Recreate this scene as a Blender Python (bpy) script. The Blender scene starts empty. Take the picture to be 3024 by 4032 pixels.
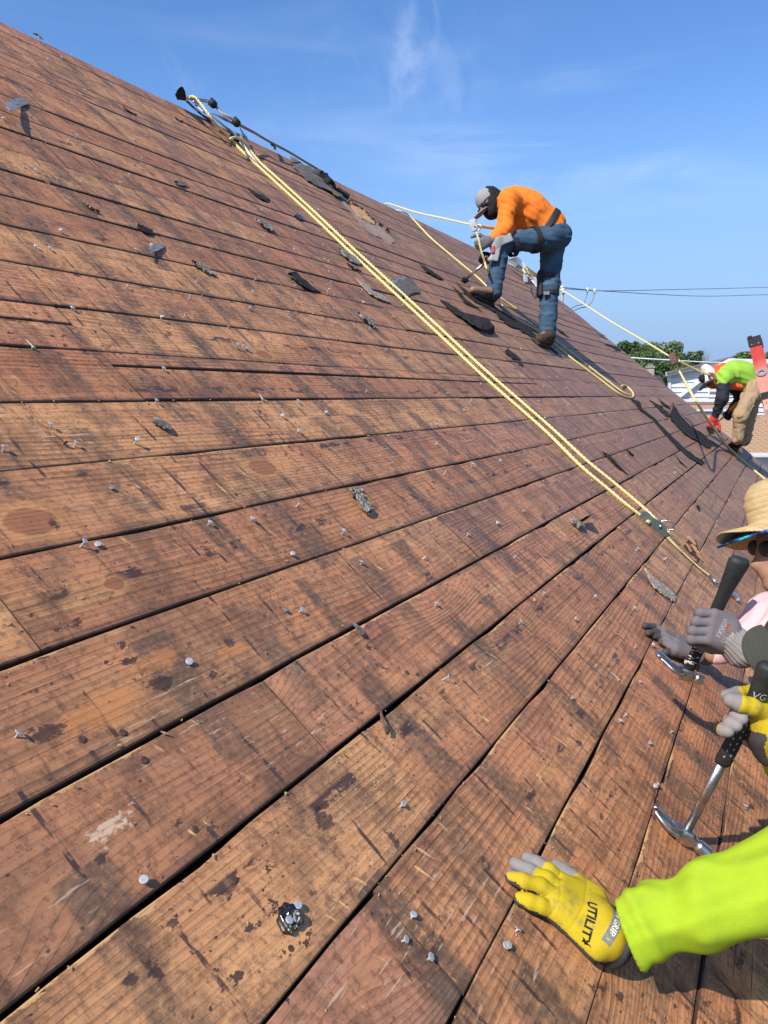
import bpy, bmesh, math, random
import numpy as np
from mathutils import Vector, Matrix, noise as mnoise
from mathutils.bvhtree import BVHTree
R = math.radians
rnd = random.Random(7)
SC = bpy.context.scene
COL = SC.collection

# ------------------------------------------------------------------ camera
# roof frame: X runs along the ridge, v goes up the slope, w stands off the boards
PITCH = R(39.0)
F, CX, CY = 3026.0, 1512.0, 2016.0                    # focal length and centre in photo pixels (3024 x 4032)
_d1 = Vector((3085 - CX, 1555 - CY, F)).normalized()
_p = math.atan((CY - 1555) / F)
_up = Vector((0, -math.cos(_p), -math.sin(_p)))
_hy = _up.cross(_d1).normalized()
ROOF_Z = 4.1
O = Vector((0, 0, ROOF_Z))
D2 = Vector((0, math.cos(PITCH), math.sin(PITCH)))
NW = Vector((0, -math.sin(PITCH), math.cos(PITCH)))
CAM_W = 0.86
CAM = O + NW * CAM_W
c_right = Vector((_d1.x, _hy.x, _up.x)); c_down = Vector((_d1.y, _hy.y, _up.y)); c_fwd = Vector((_d1.z, _hy.z, _up.z))
cam_d = bpy.data.cameras.new('camera'); cam = bpy.data.objects.new('camera', cam_d); COL.objects.link(cam)
m = Matrix((c_right, -c_down, -c_fwd)).transposed().to_4x4(); m.translation = CAM
cam.matrix_world = m
cam_d.sensor_fit = 'VERTICAL'; cam_d.sensor_height = 36.0; cam_d.lens = 36.0 * F / 4032.0
cam_d.clip_start = 0.02; cam_d.clip_end = 3000.0
SC.camera = cam

# ------------------------------------------------------------------ sky and sun
SUN_DIR = (NW - 1.42 * Vector((1, 0, 0)) + 1.15 * D2).normalized()
sun_el = math.asin(SUN_DIR.z); sun_az = math.atan2(SUN_DIR.x, SUN_DIR.y)
world = bpy.data.worlds.new('World'); SC.world = world; world.use_nodes = True
wt = world.node_tree; wt.nodes.clear()
wo = wt.nodes.new('ShaderNodeOutputWorld'); bg = wt.nodes.new('ShaderNodeBackground')
sky = wt.nodes.new('ShaderNodeTexSky'); sky.sky_type = 'NISHITA'; sky.sun_disc = False
sky.sun_elevation = sun_el; sky.sun_rotation = sun_az
sky.air_density = 1.0; sky.dust_density = 0.3; sky.ozone_density = 3.2; sky.altitude = 150
bg.inputs['Strength'].default_value = 0.125
SUN_STRENGTH = 4.2
sl = bpy.data.lights.new('sun', 'SUN'); sl.energy = SUN_STRENGTH; sl.angle = R(0.53); sl.color = (1.0, 0.955, 0.88)
so = bpy.data.objects.new('sun', sl); COL.objects.link(so)
so.rotation_euler = (-SUN_DIR).to_track_quat('-Z', 'Y').to_euler(); so.location = (-20, -10, 40)
SC.view_settings.view_transform = 'Standard'; SC.view_settings.look = 'None'
SC.view_settings.exposure = 0.5; SC.view_settings.gamma = 1.0; SC.view_settings.use_curve_mapping = False
SC.cycles.max_bounces = 6; SC.cycles.diffuse_bounces = 3; SC.cycles.glossy_bounces = 3

# ------------------------------------------------------------------ placing helpers
def ray(x, y):
    return c_right * ((x - CX) / F) + c_down * ((y - CY) / F) + c_fwd
def at(x, y, d):                                       # world point seen at a photo pixel, d metres deep
    return CAM + ray(x, y) * d
def uv(x, y, w=0.0):                                   # roof coordinates of the point w above the boards at a pixel
    r = ray(x, y); t = -(CAM_W - w) / r.dot(NW)
    p = r * t
    return (p.x, p.dot(D2))
def RW(u, v, w=0.0):
    return O + Vector((u, 0, 0)) + D2 * v + NW * w
def RP(x, y, w=0.0):
    u, v = uv(x, y, w); return RW(u, v, w)
def uvw(p):
    q = Vector(p) - O; return (q.x, q.dot(D2), q.dot(NW))
RM = Matrix.Translation(O) @ Matrix.Rotation(PITCH, 4, 'X')

# ------------------------------------------------------------------ object helpers
def link(name, mesh, mats=(), parent=None, mw=None, smooth=False):
    o = bpy.data.objects.new(name, mesh); COL.objects.link(o)
    for mt in (mats if isinstance(mats, (list, tuple)) else [mats]):
        if mt is not None and len(mesh.materials) < 8 and mt.name not in [q.name for q in mesh.materials if q]: mesh.materials.append(mt)
    if parent is not None: o.parent = parent
    if mw is not None: o.matrix_local = mw
    if smooth: mesh.shade_smooth()
    return o
def tag(o, label=None, cat=None, group=None, kind=None):
    if label: o['label'] = label
    if cat: o['category'] = cat
    if group: o['group'] = group
    if kind: o['kind'] = kind
    return o
def thing(name, label, cat, loc=(0, 0, 0), group=None, mw=None):
    o = bpy.data.objects.new(name, None); COL.objects.link(o); o.empty_display_size = 0.1
    if mw is not None: o.matrix_world = mw
    else: o.location = loc
    return tag(o, label, cat, group)
def pymesh(name, V, Fc):
    me = bpy.data.meshes.new(name); me.from_pydata([tuple(v) for v in V], [], [tuple(f) for f in Fc]); me.update(); return me
class MB:
    """collects boxes, tubes and quads for one mesh"""
    def __init__(s): s.V = []; s.F = []
    def add(s, V, Fc):
        n = len(s.V); s.V += [tuple(v) for v in V]; s.F += [tuple(i + n for i in f) for f in Fc]; return s
    def box(s, c, sz, M=None):
        c = Vector(c); x, y, z = [a / 2 for a in sz]
        V = [Vector((i * x, j * y, k * z)) for i in (-1, 1) for j in (-1, 1) for k in (-1, 1)]
        if M is not None: V = [M @ v for v in V]
        return s.add([c + v for v in V], [(0, 1, 3, 2), (4, 6, 7, 5), (0, 4, 5, 1), (2, 3, 7, 6), (0, 2, 6, 4), (1, 5, 7, 3)])
    def tube(s, pts, rad, n=8, cap=True, sx=1.0, ref=None):
        pts = [Vector(p) for p in pts]; rad = rad if isinstance(rad, (list, tuple)) else [rad] * len(pts)
        V = []; Fc = []; a = None
        for i, p in enumerate(pts):
            t = (pts[min(i + 1, len(pts) - 1)] - pts[max(i - 1, 0)]).normalized()
            if a is None:
                a = Vector(ref) if ref is not None else (Vector((0, 0, 1)) if abs(t.z) < .9 else Vector((1, 0, 0)))
            a = (a - t * a.dot(t)).normalized(); b = t.cross(a)
            for k in range(n):
                q = 2 * math.pi * k / n
                V.append(p + a * (math.cos(q) * rad[i]) + b * (math.sin(q) * rad[i] * sx))
        for i in range(len(pts) - 1):
            for k in range(n):
                k2 = (k + 1) % n
                Fc.append((i * n + k, i * n + k2, (i + 1) * n + k2, (i + 1) * n + k))
        if cap:
            Fc.append(tuple(range(n - 1, -1, -1))); Fc.append(tuple((len(pts) - 1) * n + k for k in range(n)))
        return s.add(V, Fc)
    def lathe(s, prof, M, n=16):                        # prof: (radius, height) pairs about local Z of M
        V = []; Fc = []
        for r_, h in prof:
            for k in range(n):
                q = 2 * math.pi * k / n; V.append(M @ Vector((math.cos(q) * r_, math.sin(q) * r_, h)))
        for i in range(len(prof) - 1):
            for k in range(n):
                k2 = (k + 1) % n; Fc.append((i * n + k, i * n + k2, (i + 1) * n + k2, (i + 1) * n + k))
        Fc.append(tuple(range(n - 1, -1, -1))); Fc.append(tuple((len(prof) - 1) * n + k for k in range(n)))
        return s.add(V, Fc)
    def obj(s, name, mats, parent=None, mw=None, smooth=False, base=None):
        V = s.V
        if base is not None: V = [Vector(v) - Vector(base) for v in V]
        return link(name, pymesh(name, V, s.F), mats, parent, mw, smooth)
def axes(z, x=None):
    z = Vector(z).normalized(); x = Vector(x) if x is not None else (Vector((1, 0, 0)) if abs(z.x) < .9 else Vector((0, 1, 0)))
    x = (x - z * x.dot(z)).normalized(); y = z.cross(x)
    return Matrix((x, y, z)).transposed()
def frame(p, z, x=None):
    M = axes(z, x).to_4x4(); M.translation = Vector(p); return M
def catmull(P, per=8):
    P = [Vector(p) for p in P]; out = []
    for i in range(len(P) - 1):
        p0 = P[max(i - 1, 0)]; p1 = P[i]; p2 = P[i + 1]; p3 = P[min(i + 2, len(P) - 1)]
        for k in range(per):
            t = k / per
            out.append(0.5 * ((2 * p1) + (p2 - p0) * t + (2 * p0 - 5 * p1 + 4 * p2 - p3) * t * t + (3 * p1 - p0 - 3 * p2 + p3) * t ** 3))
    out.append(P[-1]); return out
def resample(P, step):
    out = [P[0]]; acc = 0.0
    for a, b in zip(P[:-1], P[1:]):
        L = (b - a).length
        while acc + L >= step and L > 1e-9:
            a = a + (b - a) * ((step - acc) / L); out.append(a); L = (b - a).length; acc = 0
        acc += L
    out.append(P[-1]); return out

# ------------------------------------------------------------------ material helper
class NT:
    def __init__(s, name, rough=0.7, metal=0.0, spec=0.4):
        s.m = bpy.data.materials.new(name); s.m.use_nodes = True; s.t = s.m.node_tree
        s.b = s.t.nodes['Principled BSDF']; s.b.inputs['Roughness'].default_value = rough; s.b.inputs['Metallic'].default_value = metal
        s.b.inputs['Specular IOR Level'].default_value = spec
    def n(s, typ, **kw):
        q = s.t.nodes.new(typ)
        for k, v in kw.items(): setattr(q, k, v)
        return q
    def put(s, sock, v):
        if hasattr(v, 'is_linked') or isinstance(v, bpy.types.NodeSocket): s.t.links.new(v, sock)
        elif v is not None:
            if isinstance(v, (tuple, list)) and len(v) == 3 and sock.type == 'RGBA': v = (*v, 1)
            sock.default_value = v
    def math(s, op, a, b=None, c=None, clamp=False):
        q = s.n('ShaderNodeMath', operation=op, use_clamp=clamp); s.put(q.inputs[0], a)
        if b is not None: s.put(q.inputs[1], b)
        if c is not None: s.put(q.inputs[2], c)
        return q.outputs[0]
    def add(s, a, b): return s.math('ADD', a, b)
    def mul(s, a, b): return s.math('MULTIPLY', a, b)
    def step(s, v, lo, hi, a=0.0, b=1.0):                # smooth map lo..hi -> a..b
        q = s.n('ShaderNodeMapRange', interpolation_type='SMOOTHSTEP'); s.put(q.inputs['Value'], v)
        if lo > hi: lo, hi, a, b = hi, lo, b, a
        for k, x in (('From Min', lo), ('From Max', hi), ('To Min', a), ('To Max', b)): q.inputs[k].default_value = x
        return q.outputs[0]
    def sep(s, v):
        q = s.n('ShaderNodeSeparateXYZ'); s.put(q.inputs[0], v); return q.outputs
    def xyz(s, x=0.0, y=0.0, z=0.0):
        q = s.n('ShaderNodeCombineXYZ')
        for i, a in enumerate((x, y, z)): s.put(q.inputs[i], a)
        return q.outputs[0]
    def coords(s, obj=None, kind='Object'):
        q = s.n('ShaderNodeTexCoord')
        if obj is not None: q.object = obj
        return q.outputs[kind]
    def rand(s): return s.n('ShaderNodeObjectInfo').outputs['Random']
    def noise(s, vec, scale=1.0, detail=2.0, rough=0.5, dist=0.0):
        q = s.n('ShaderNodeTexNoise'); s.put(q.inputs['Vector'], vec); q.inputs['Scale'].default_value = scale
        q.inputs['Detail'].default_value = detail; q.inputs['Roughness'].default_value = rough; q.inputs['Distortion'].default_value = dist
        return q.outputs['Fac']
    def voro(s, vec, scale=1.0, feature='F1', out='Distance', rnd_=1.0):
        q = s.n('ShaderNodeTexVoronoi', feature=feature); s.put(q.inputs['Vector'], vec); q.inputs['Scale'].default_value = scale
        q.inputs['Randomness'].default_value = rnd_; return q.outputs[out]
    def white(s, vec, dims='2D'):
        q = s.n('ShaderNodeTexWhiteNoise', noise_dimensions=dims); s.put(q.inputs['Vector'], vec); return q.outputs['Value']
    def mix(s, fac, a, b, mode='MIX'):
        q = s.n('ShaderNodeMix', data_type='RGBA', blend_type=mode, clamp_factor=True); s.put(q.inputs[0], fac)
        s.put(q.inputs[6], a); s.put(q.inputs[7], b); return q.outputs[2]
    def ramp(s, v, stops, interp='LINEAR'):
        q = s.n('ShaderNodeValToRGB'); s.put(q.inputs[0], v); e = q.color_ramp; e.interpolation = interp
        while len(e.elements) < len(stops): e.elements.new(0.5)
        for el, (p_, c_) in zip(e.elements, stops): el.position = p_; el.color = (*c_, 1)
        return q.outputs[0]
    def bump(s, h, strength=0.4, dist=0.002):
        q = s.n('ShaderNodeBump'); q.inputs['Strength'].default_value = strength; q.inputs['Distance'].default_value = dist
        s.put(q.inputs['Height'], h); s.t.links.new(q.outputs[0], s.b.inputs['Normal'])
    def base(s, c): s.put(s.b.inputs['Base Color'], c)
    def rough(s, v): s.put(s.b.inputs['Roughness'], v)
def plain(name, col, rough=0.7, metal=0.0, var=0.25, scale=40.0, bump=0.0, spec=0.4, bscale=None):
    t = NT(name, rough, metal, spec); c = t.coords()
    nz = t.noise(c, scale, 4, 0.6); big = t.noise(c, scale * 0.13, 2, 0.5)
    k = t.add(t.mul(nz, 0.6), t.mul(big, 0.4))
    lo = tuple(x * (1 - var) for x in col); hi = tuple(min(1, x * (1 + var)) for x in col)
    t.base(t.mix(t.step(k, 0.3, 0.7), lo, hi))
    if bump: t.bump(t.noise(c, bscale or scale * 3, 3, 0.6), bump, 0.002)
    return t.m
# ------------------------------------------------------------------ thin high cloud, mixed into the sky by direction
def cirrus():
    N = wt.nodes.new; L = wt.links.new
    tc = N('ShaderNodeTexCoord')
    def nz(rot, scl, scale, det, rough, dist):
        mp = N('ShaderNodeMapping'); mp.inputs['Rotation'].default_value = rot; mp.inputs['Scale'].default_value = scl
        L(tc.outputs['Generated'], mp.inputs['Vector'])
        q = N('ShaderNodeTexNoise'); q.inputs['Scale'].default_value = scale; q.inputs['Detail'].default_value = det
        q.inputs['Roughness'].default_value = rough; q.inputs['Distortion'].default_value = dist
        L(mp.outputs[0], q.inputs['Vector']); return q.outputs['Fac']
    def rng(v, a, b, c=0.0, d=1.0):
        q = N('ShaderNodeMapRange'); q.interpolation_type = 'SMOOTHSTEP'; L(v, q.inputs['Value'])
        for k, x in zip(('From Min', 'From Max', 'To Min', 'To Max'), (a, b, c, d)): q.inputs[k].default_value = x
        return q.outputs[0]
    def mul(a, b):
        q = N('ShaderNodeMath'); q.operation = 'MULTIPLY'; L(a, q.inputs[0])
        if hasattr(b, 'node'): L(b, q.inputs[1])
        else: q.inputs[1].default_value = b
        return q.outputs[0]
    def add(a, b):
        q = N('ShaderNodeMath'); q.operation = 'ADD'; q.use_clamp = True; L(a, q.inputs[0]); L(b, q.inputs[1]); return q.outputs[0]
    big = rng(nz((0, 0, 0.4), (1, 1, 2.2), 1.7, 2, .5, 0.4), .45, .70)
    wisp = rng(nz((0.2, 0.5, 0.9), (1.0, 4.0, 2.5), 2.2, 6, .62, 0.9), .46, .80)
    band = rng(nz((0.05, -0.1, 0.5), (1.0, 1.0, 9.0), 1.6, 5, .55, 0.5), .50, .78)
    mask = add(mul(mul(big, wisp), 0.16), mul(band, 0.09))
    # a wispy plume and a long faint bank, each at its own bearing
    def spot(px, py, rad, ex, strength, src):
        d = ray(px, py).normalized()
        vm = N('ShaderNodeVectorMath'); vm.operation = 'SUBTRACT'; L(tc.outputs['Generated'], vm.inputs[0]); vm.inputs[1].default_value = d
        M = axes(d, c_right + c_down * ex[2]); comp = []
        for k in range(2):
            dp = N('ShaderNodeVectorMath'); dp.operation = 'DOT_PRODUCT'; L(vm.outputs[0], dp.inputs[0]); dp.inputs[1].default_value = M.col[k] / ex[k]
            comp.append(mul(dp.outputs['Value'], dp.outputs['Value']))
        s = add(comp[0], comp[1])
        return mul(mul(rng(s, 1.0, 0.0), src), strength)
    fine = rng(nz((0.3, 0.1, 0.2), (1.5, 3.0, 1.5), 5.0, 6, .6, 1.2), .36, .66)
    fine2 = rng(nz((0.0, 0.2, 0.5), (1.0, 1.0, 7.0), 3.0, 6, .6, .6), .36, .68)
    mask = add(mask, spot(1640, 130, 0, (.030, .10, .25), .13, fine))
    mask = add(mask, spot(1720, 290, 0, (.11, .05, .1), .06, fine))
    mask = add(mask, spot(2200, 660, 0, (.33, .05, .1), .15, fine2))
    mx = N('ShaderNodeMix'); mx.data_type = 'RGBA'; L(mask, mx.inputs[0])
    hs = N('ShaderNodeHueSaturation'); hs.inputs['Saturation'].default_value = 1.20; hs.inputs['Hue'].default_value = 0.507; hs.inputs['Value'].default_value = 1.12
    L(sky.outputs[0], hs.inputs['Color']); L(hs.outputs[0], mx.inputs[6])
    mx.inputs[7].default_value = (7.6, 8.0, 8.8, 1)
    # the air pales to a soft blue near the horizon, all the way round
    sx = N('ShaderNodeSeparateXYZ'); L(tc.outputs['Generated'], sx.inputs[0])
    hz = rng(sx.outputs[2], .36, .0, 0.0, 1.0)
    mh = N('ShaderNodeMix'); mh.data_type = 'RGBA'; L(hz, mh.inputs[0]); L(mx.outputs[2], mh.inputs[6]); mh.inputs[7].default_value = (1.75, 2.7, 4.5, 1)
    L(mh.outputs[2], bg.inputs['Color']); L(bg.outputs[0], wo.inputs['Surface'])
cirrus()

# ------------------------------------------------------------------ smooth solids: signed distances turned into one surface
def _v(p): return np.array(p, np.float32)
def s_cone(P, a, b, ra, rb):
    a = _v(a); b = _v(b); ab = b - a; t = np.clip(((P - a) @ ab) / max(float(ab @ ab), 1e-12), 0, 1)
    return np.linalg.norm(P - a - t[:, None] * ab, axis=1) - (ra + (rb - ra) * t)
def s_ell(P, c, M, r):
    q = (P - _v(c)) @ np.array(M, np.float32); r = _v(r)
    k0 = np.linalg.norm(q / r, axis=1); k1 = np.linalg.norm(q / (r * r), axis=1)
    return np.where(k1 > 1e-6, k0 * (k0 - 1) / np.maximum(k1, 1e-6), -r.min())
def s_box(P, c, M, h, rd):
    q = np.abs((P - _v(c)) @ np.array(M, np.float32)) - (_v(h) - rd)
    return np.linalg.norm(np.maximum(q, 0), axis=1) + np.minimum(q.max(axis=1), 0) - rd
def s_cyl(P, a, b, r, rd=0.0):
    a = _v(a); b = _v(b); L = np.linalg.norm(b - a); ax = (b - a) / L; q = P - (a + b) / 2
    h = np.abs(q @ ax) - L / 2 + rd; d = np.linalg.norm(q - (q @ ax)[:, None] * ax, axis=1) - r + rd
    return np.minimum(np.maximum(h, d), 0) + np.hypot(np.maximum(h, 0), np.maximum(d, 0)) - rd
def smin(a, b, k):
    if k <= 0: return np.minimum(a, b)
    h = np.maximum(k - np.abs(a - b), 0) / k
    return np.minimum(a, b) - h * h * k * 0.25
def chain(P, pts, rad, k=0.01):
    d = None
    for i in range(len(pts) - 1):
        e = s_cone(P, pts[i], pts[i + 1], rad[i], rad[i + 1]); d = e if d is None else smin(d, e, k)
    return d
def wrinkle(P, f, amp, seed=0, stretch=None):
    """cloth folds: a few crossing sine trains, warped"""
    q = P * f
    if stretch is not None:
        s = _v(stretch); s = s / np.linalg.norm(s); q = q - 0.75 * (q @ s)[:, None] * s
    rs = np.random.RandomState(seed); out = 0
    for i in range(5):
        d = rs.normal(size=3); d /= np.linalg.norm(d); e = rs.normal(size=3) * 0.6
        out = out + np.sin(q @ d * 6.283 + rs.rand() * 6 + 1.6 * np.sin(q @ e * 6.283 + i)) * (0.9 ** i)
    return out * amp / 3
def solid(name, fn, lo, hi, vox, mats, parent=None, base=None, pick=None, post=None):
    """surface nets over fn <= 0 in the box lo..hi"""
    lo = np.array(lo, np.float32); hi = np.array(hi, np.float32)
    n = np.maximum(np.ceil((hi - lo) / vox).astype(int) + 1, 3)
    ax = [lo[i] + vox * np.arange(n[i], dtype=np.float32) for i in range(3)]
    D = np.empty(n, np.float32)
    YZ = np.stack(np.meshgrid(ax[1], ax[2], indexing='ij'), -1).reshape(-1, 2)
    st = max(1, 400000 // len(YZ))
    for i in range(0, n[0], st):
        xs = ax[0][i:i + st]
        P = np.concatenate([np.repeat(xs, len(YZ))[:, None], np.tile(YZ, (len(xs), 1))], 1).astype(np.float32)
        D[i:i + st] = fn(P).reshape(len(xs), n[1], n[2])
    S = D < 0
    c = [S[i:n[0] - 1 + i, j:n[1] - 1 + j, k:n[2] - 1 + k] for i in (0, 1) for j in (0, 1) for k in (0, 1)]
    tot = sum(x.astype(np.int8) for x in c); act = (tot > 0) & (tot < 8)
    idx = -np.ones(act.shape, np.int64); I = np.argwhere(act); idx[act] = np.arange(len(I))
    pos = np.zeros((len(I), 3)); cnt = np.zeros(len(I))
    off = [(i, j, k) for i in (0, 1) for j in (0, 1) for k in (0, 1)]
    for a in range(8):
        for b in range(a + 1, 8):
            if sum(abs(off[a][t] - off[b][t]) for t in range(3)) != 1: continue
            A = I + np.array(off[a]); B = I + np.array(off[b])
            da = D[A[:, 0], A[:, 1], A[:, 2]]; db = D[B[:, 0], B[:, 1], B[:, 2]]; cr = (da < 0) != (db < 0)
            t = np.where(cr, da / np.where(cr, da - db, 1), 0)
            pos += np.where(cr[:, None], A + t[:, None] * (B - A), 0); cnt += cr
    pos = lo + (pos / np.maximum(cnt, 1)[:, None]) * vox
    faces = []
    for axis in range(3):
        u, v = [(1, 2), (2, 0), (0, 1)][axis]
        s0 = [slice(None)] * 3; s1 = [slice(None)] * 3; s0[axis] = slice(0, n[axis] - 1); s1[axis] = slice(1, n[axis])
        E = S[tuple(s0)] != S[tuple(s1)]; Q = np.argwhere(E)
        Q = Q[(Q[:, u] > 0) & (Q[:, v] > 0) & (Q[:, u] < n[u] - 1) & (Q[:, v] < n[v] - 1)]
        inside = S[Q[:, 0], Q[:, 1], Q[:, 2]]
        q = []
        for du, dv in ((-1, -1), (0, -1), (0, 0), (-1, 0)):
            w = Q.copy(); w[:, u] += du; w[:, v] += dv; q.append(idx[w[:, 0], w[:, 1], w[:, 2]])
        q = np.stack(q, 1); q[~inside] = q[~inside][:, ::-1]; faces.append(q)
    Fc = np.concatenate(faces); Fc = Fc[(Fc >= 0).all(1)]
    if post is not None: pos = post(pos)
    bs = np.array(base if base is not None else (0, 0, 0))
    me = bpy.data.meshes.new(name)
    me.vertices.add(len(pos)); me.vertices.foreach_set('co', (pos - bs).astype(np.float32).ravel())
    me.loops.add(len(Fc) * 4); me.loops.foreach_set('vertex_index', Fc.astype(np.int32).ravel())
    me.polygons.add(len(Fc)); me.polygons.foreach_set('loop_start', np.arange(0, len(Fc) * 4, 4, dtype=np.int32))
    me.update(calc_edges=True); me.validate()
    mats = mats if isinstance(mats, (list, tuple)) else [mats]
    for mt in mats: me.materials.append(mt)
    if pick is not None and len(me.polygons) == len(Fc):
        Cn = pos[Fc].mean(1); nr = np.cross(pos[Fc[:, 2]] - pos[Fc[:, 0]], pos[Fc[:, 3]] - pos[Fc[:, 1]])
        nr /= np.maximum(np.linalg.norm(nr, axis=1), 1e-12)[:, None]
        me.polygons.foreach_set('material_index', pick(Cn, nr).astype(np.int32))
    me.shade_smooth()
    o = bpy.data.objects.new(name, me); COL.objects.link(o)
    if parent is not None: o.parent = parent
    return o

# ------------------------------------------------------------------ the roof's frame and its wood
house = thing('house_roof', 'steep stripped board roof studded with old roofing nails', 'roof', mw=RM)
house_at = house
def wood_material(marks=()):
    t = NT('weathered_roof_board', 0.62, 0, 0.35)
    g = t.coords(house); gu, gv, gw = t.sep(g)[:3]
    r = t.rand(); r2 = t.math('FRACT', t.mul(r, 17.31)); r3 = t.math('FRACT', t.mul(r, 53.7))
    # growth rings drawn out along the board, bent round sparse knots
    lu = t.add(gu, t.mul(r, 31.0)); lv = t.add(gv, t.mul(r2, 7.0))
    warp = t.noise(t.xyz(t.mul(lu, .42), t.mul(lv, 2.4), t.mul(r, 9.0)), 1.0, 4, 0.45, 0.15)
    kv = t.xyz(t.mul(lu, 1.15), t.mul(lv, 3.6), 0.0)
    kd = t.voro(kv, 1.0)                                   # distance to the nearest knot centre
    kc = t.voro(kv, 1.0, out='Color'); keep = t.step(t.sep(kc)[0], .55, .56)
    knot = t.mul(t.step(kd, .11, .055), keep)
    halo = t.mul(t.step(kd, .42, .05), keep)
    rt = t.add(t.add(t.mul(lv, 74.0), t.mul(warp, 17.0)), t.mul(halo, 6.0))
    ring = t.math('FRACT', rt)
    ring = t.mul(t.step(ring, 0.15, 0.85), t.step(ring, 1.0, 0.88))
    rt2 = t.math('FRACT', t.mul(rt, 2.37)); ring2 = t.mul(t.step(rt2, .2, .9), t.step(rt2, 1.0, .9))
    fib = t.noise(t.xyz(t.mul(lu, 5.0), t.mul(lv, 190.0), 0), 1.0, 3, 0.6)
    fib2 = t.noise(t.xyz(t.mul(lu, 1.8), t.mul(lv, 46.0), 3.0), 1.0, 4, 0.65)
    grain_amt = t.step(t.noise(t.xyz(t.mul(lu, 1.6), t.mul(lv, 6.0), 5.), 1.0, 4, .6), .36, .66)
    dark = t.add(t.mul(t.mul(t.add(t.mul(ring, .62), t.mul(ring2, .3)), t.add(t.mul(grain_amt, .85), .10)), .72), t.mul(t.step(fib2, .42, .75), .34))
    dark = t.add(dark, t.mul(t.step(fib, .45, .75), .16))
    body = t.ramp(t.add(t.mul(r, .62), t.mul(t.noise(t.xyz(t.mul(lu, .9), t.mul(lv, 4.5), 8.), 1.0, 3, .55), .62)),
                  [(.20, (.40, .165, .080)), (.42, (.58, .250, .108)), (.60, (.72, .352, .146)), (.80, (.61, .260, .116)), (.98, (.49, .226, .128))])
    patch = t.noise(t.xyz(t.mul(gu, 1.3), t.mul(gv, 2.6), 2.), 1.0, 4, .6)
    body = t.mix(t.mul(t.step(patch, .52, .74), .55), body, (.60, .175, .070))           # redder heartwood
    body = t.mix(t.mul(t.step(t.noise(t.xyz(t.mul(lu, 1.6), t.mul(lv, 9.), 4.), 1.0, 3, .6), .56, .76), .5), body, (.72, .42, .17))
    col = t.mix(t.math('MINIMUM', dark, .92), body, (.095, .038, .020))
    col = t.mix(t.mul(knot, .8), col, (.13, .048, .026))
    kn2 = t.mul(t.step(kd, .19, .10), t.mul(keep, t.step(t.noise(t.xyz(t.mul(gu, 40.), t.mul(gv, 40.), 0), 1., 3, .6), .5, .6)))
    col = t.mix(t.mul(kn2, .55), col, (.05, .032, .028))
    mott = t.noise(t.xyz(t.mul(gu, 70.), t.mul(gv, 70.), 28.), 1., 4, .7)
    # ghost of the old roof covering: courses 0.127 m, slots every 0.305 m, staggered
    def courses(pitch, slot, ofs, z):
        ru = t.add(gu, t.mul(t.add(t.noise(t.xyz(t.mul(gu, 3.), t.mul(gv, 3.), z), 1., 1, .5), -.5), .02))
        cn = t.math('FLOOR', t.mul(t.add(gv, ofs), 1 / pitch)); cf = t.math('FRACT', t.mul(t.add(gv, ofs), 1 / pitch))
        sh = t.add(t.mul(t.math('FRACT', t.mul(cn, .5)), 1.0), t.mul(t.white(t.xyz(cn, z, 0)), .22))
        s_ = t.add(t.mul(ru, 1 / slot), sh); sn = t.math('FLOOR', s_); sf = t.math('FRACT', s_)
        on = t.white(t.xyz(sn, t.add(cn, z * 7.3), 0))
        return cn, cf, sn, sf, on
    tn = t.noise(t.xyz(t.mul(gu, 55.), t.mul(gv, 16.), 0), 1., 4, .65)
    tn2 = t.noise(t.xyz(t.mul(gu, 22.), t.mul(gv, 48.), 6.), 1., 4, .7)
    cn, cf, sn, sf, on = courses(.254, .23, .06, 1.0)
    edge = t.math('ABSOLUTE', t.add(sf, -.5))
    w_on = t.step(on, .30, .34)
    olive = t.mul(t.mul(t.step(t.add(edge, t.mul(t.add(tn, -.5), .10)), .20, .13), w_on), t.step(t.noise(t.xyz(t.mul(gu, 9.), t.mul(gv, 3.5), 1.), 1., 3, .6), .34, .60))
    col = t.mix(t.mul(t.mul(olive, t.step(mott, .30, .50)), .72), col, t.mix(fib2, (.070, .048, .031), (.15, .105, .068)))
    cn2, cf2, sn2, sf2, on2 = courses(.254, .115, .19, 3.0)
    line = t.mul(t.mul(t.step(t.math('ABSOLUTE', t.add(sf2, -.5)), .044, .022), t.step(on2, .36, .38)), t.step(tn, .46, .54))
    line = t.mul(line, t.step(t.noise(t.xyz(t.mul(gu, 2.), t.mul(gv, 6.), 9.), 1., 2, .5), .34, .48))
    wb = t.mul(t.step(t.noise(t.xyz(t.mul(gu, 2.6), t.mul(gv, 1.6), 111.), 1., 3, .6), .50, .66), t.add(.25, t.mul(fib2, .6)))
    col = t.mix(t.mul(wb, .55), col, (.130, .086, .060))
    hz = t.mul(t.mul(t.step(t.math('ABSOLUTE', t.add(cf, -.5)), .06, .03), t.step(t.noise(t.xyz(t.mul(gu, 9.), t.mul(gv, 5.), 4.), 1., 2, .5), .53, .58)), t.step(tn2, .45, .53))
    blot = t.mul(t.step(t.noise(t.xyz(t.mul(gu, 26.), t.mul(gv, 34.), 2.), 1., 4, .68), .605, .635), t.step(t.noise(t.xyz(t.mul(gu, 2.2), t.mul(gv, 2.8), 12.), 1., 2, .5), .40, .62))
    tar = t.math('MAXIMUM', t.math('MAXIMUM', line, hz), blot)
    col = t.mix(t.mul(tar, .88), col, (.030, .021, .022))
    # long soft run-off streaks down the slope
    run = t.step(t.noise(t.xyz(t.mul(gu, 13.), t.mul(gv, 1.1), 7.), 1., 4, .6), .47, .70)
    runx = t.mul(run, t.step(t.noise(t.xyz(t.mul(gu, 60.), t.mul(gv, 26.), 71.), 1., 5, .75), .36, .62))
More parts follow.
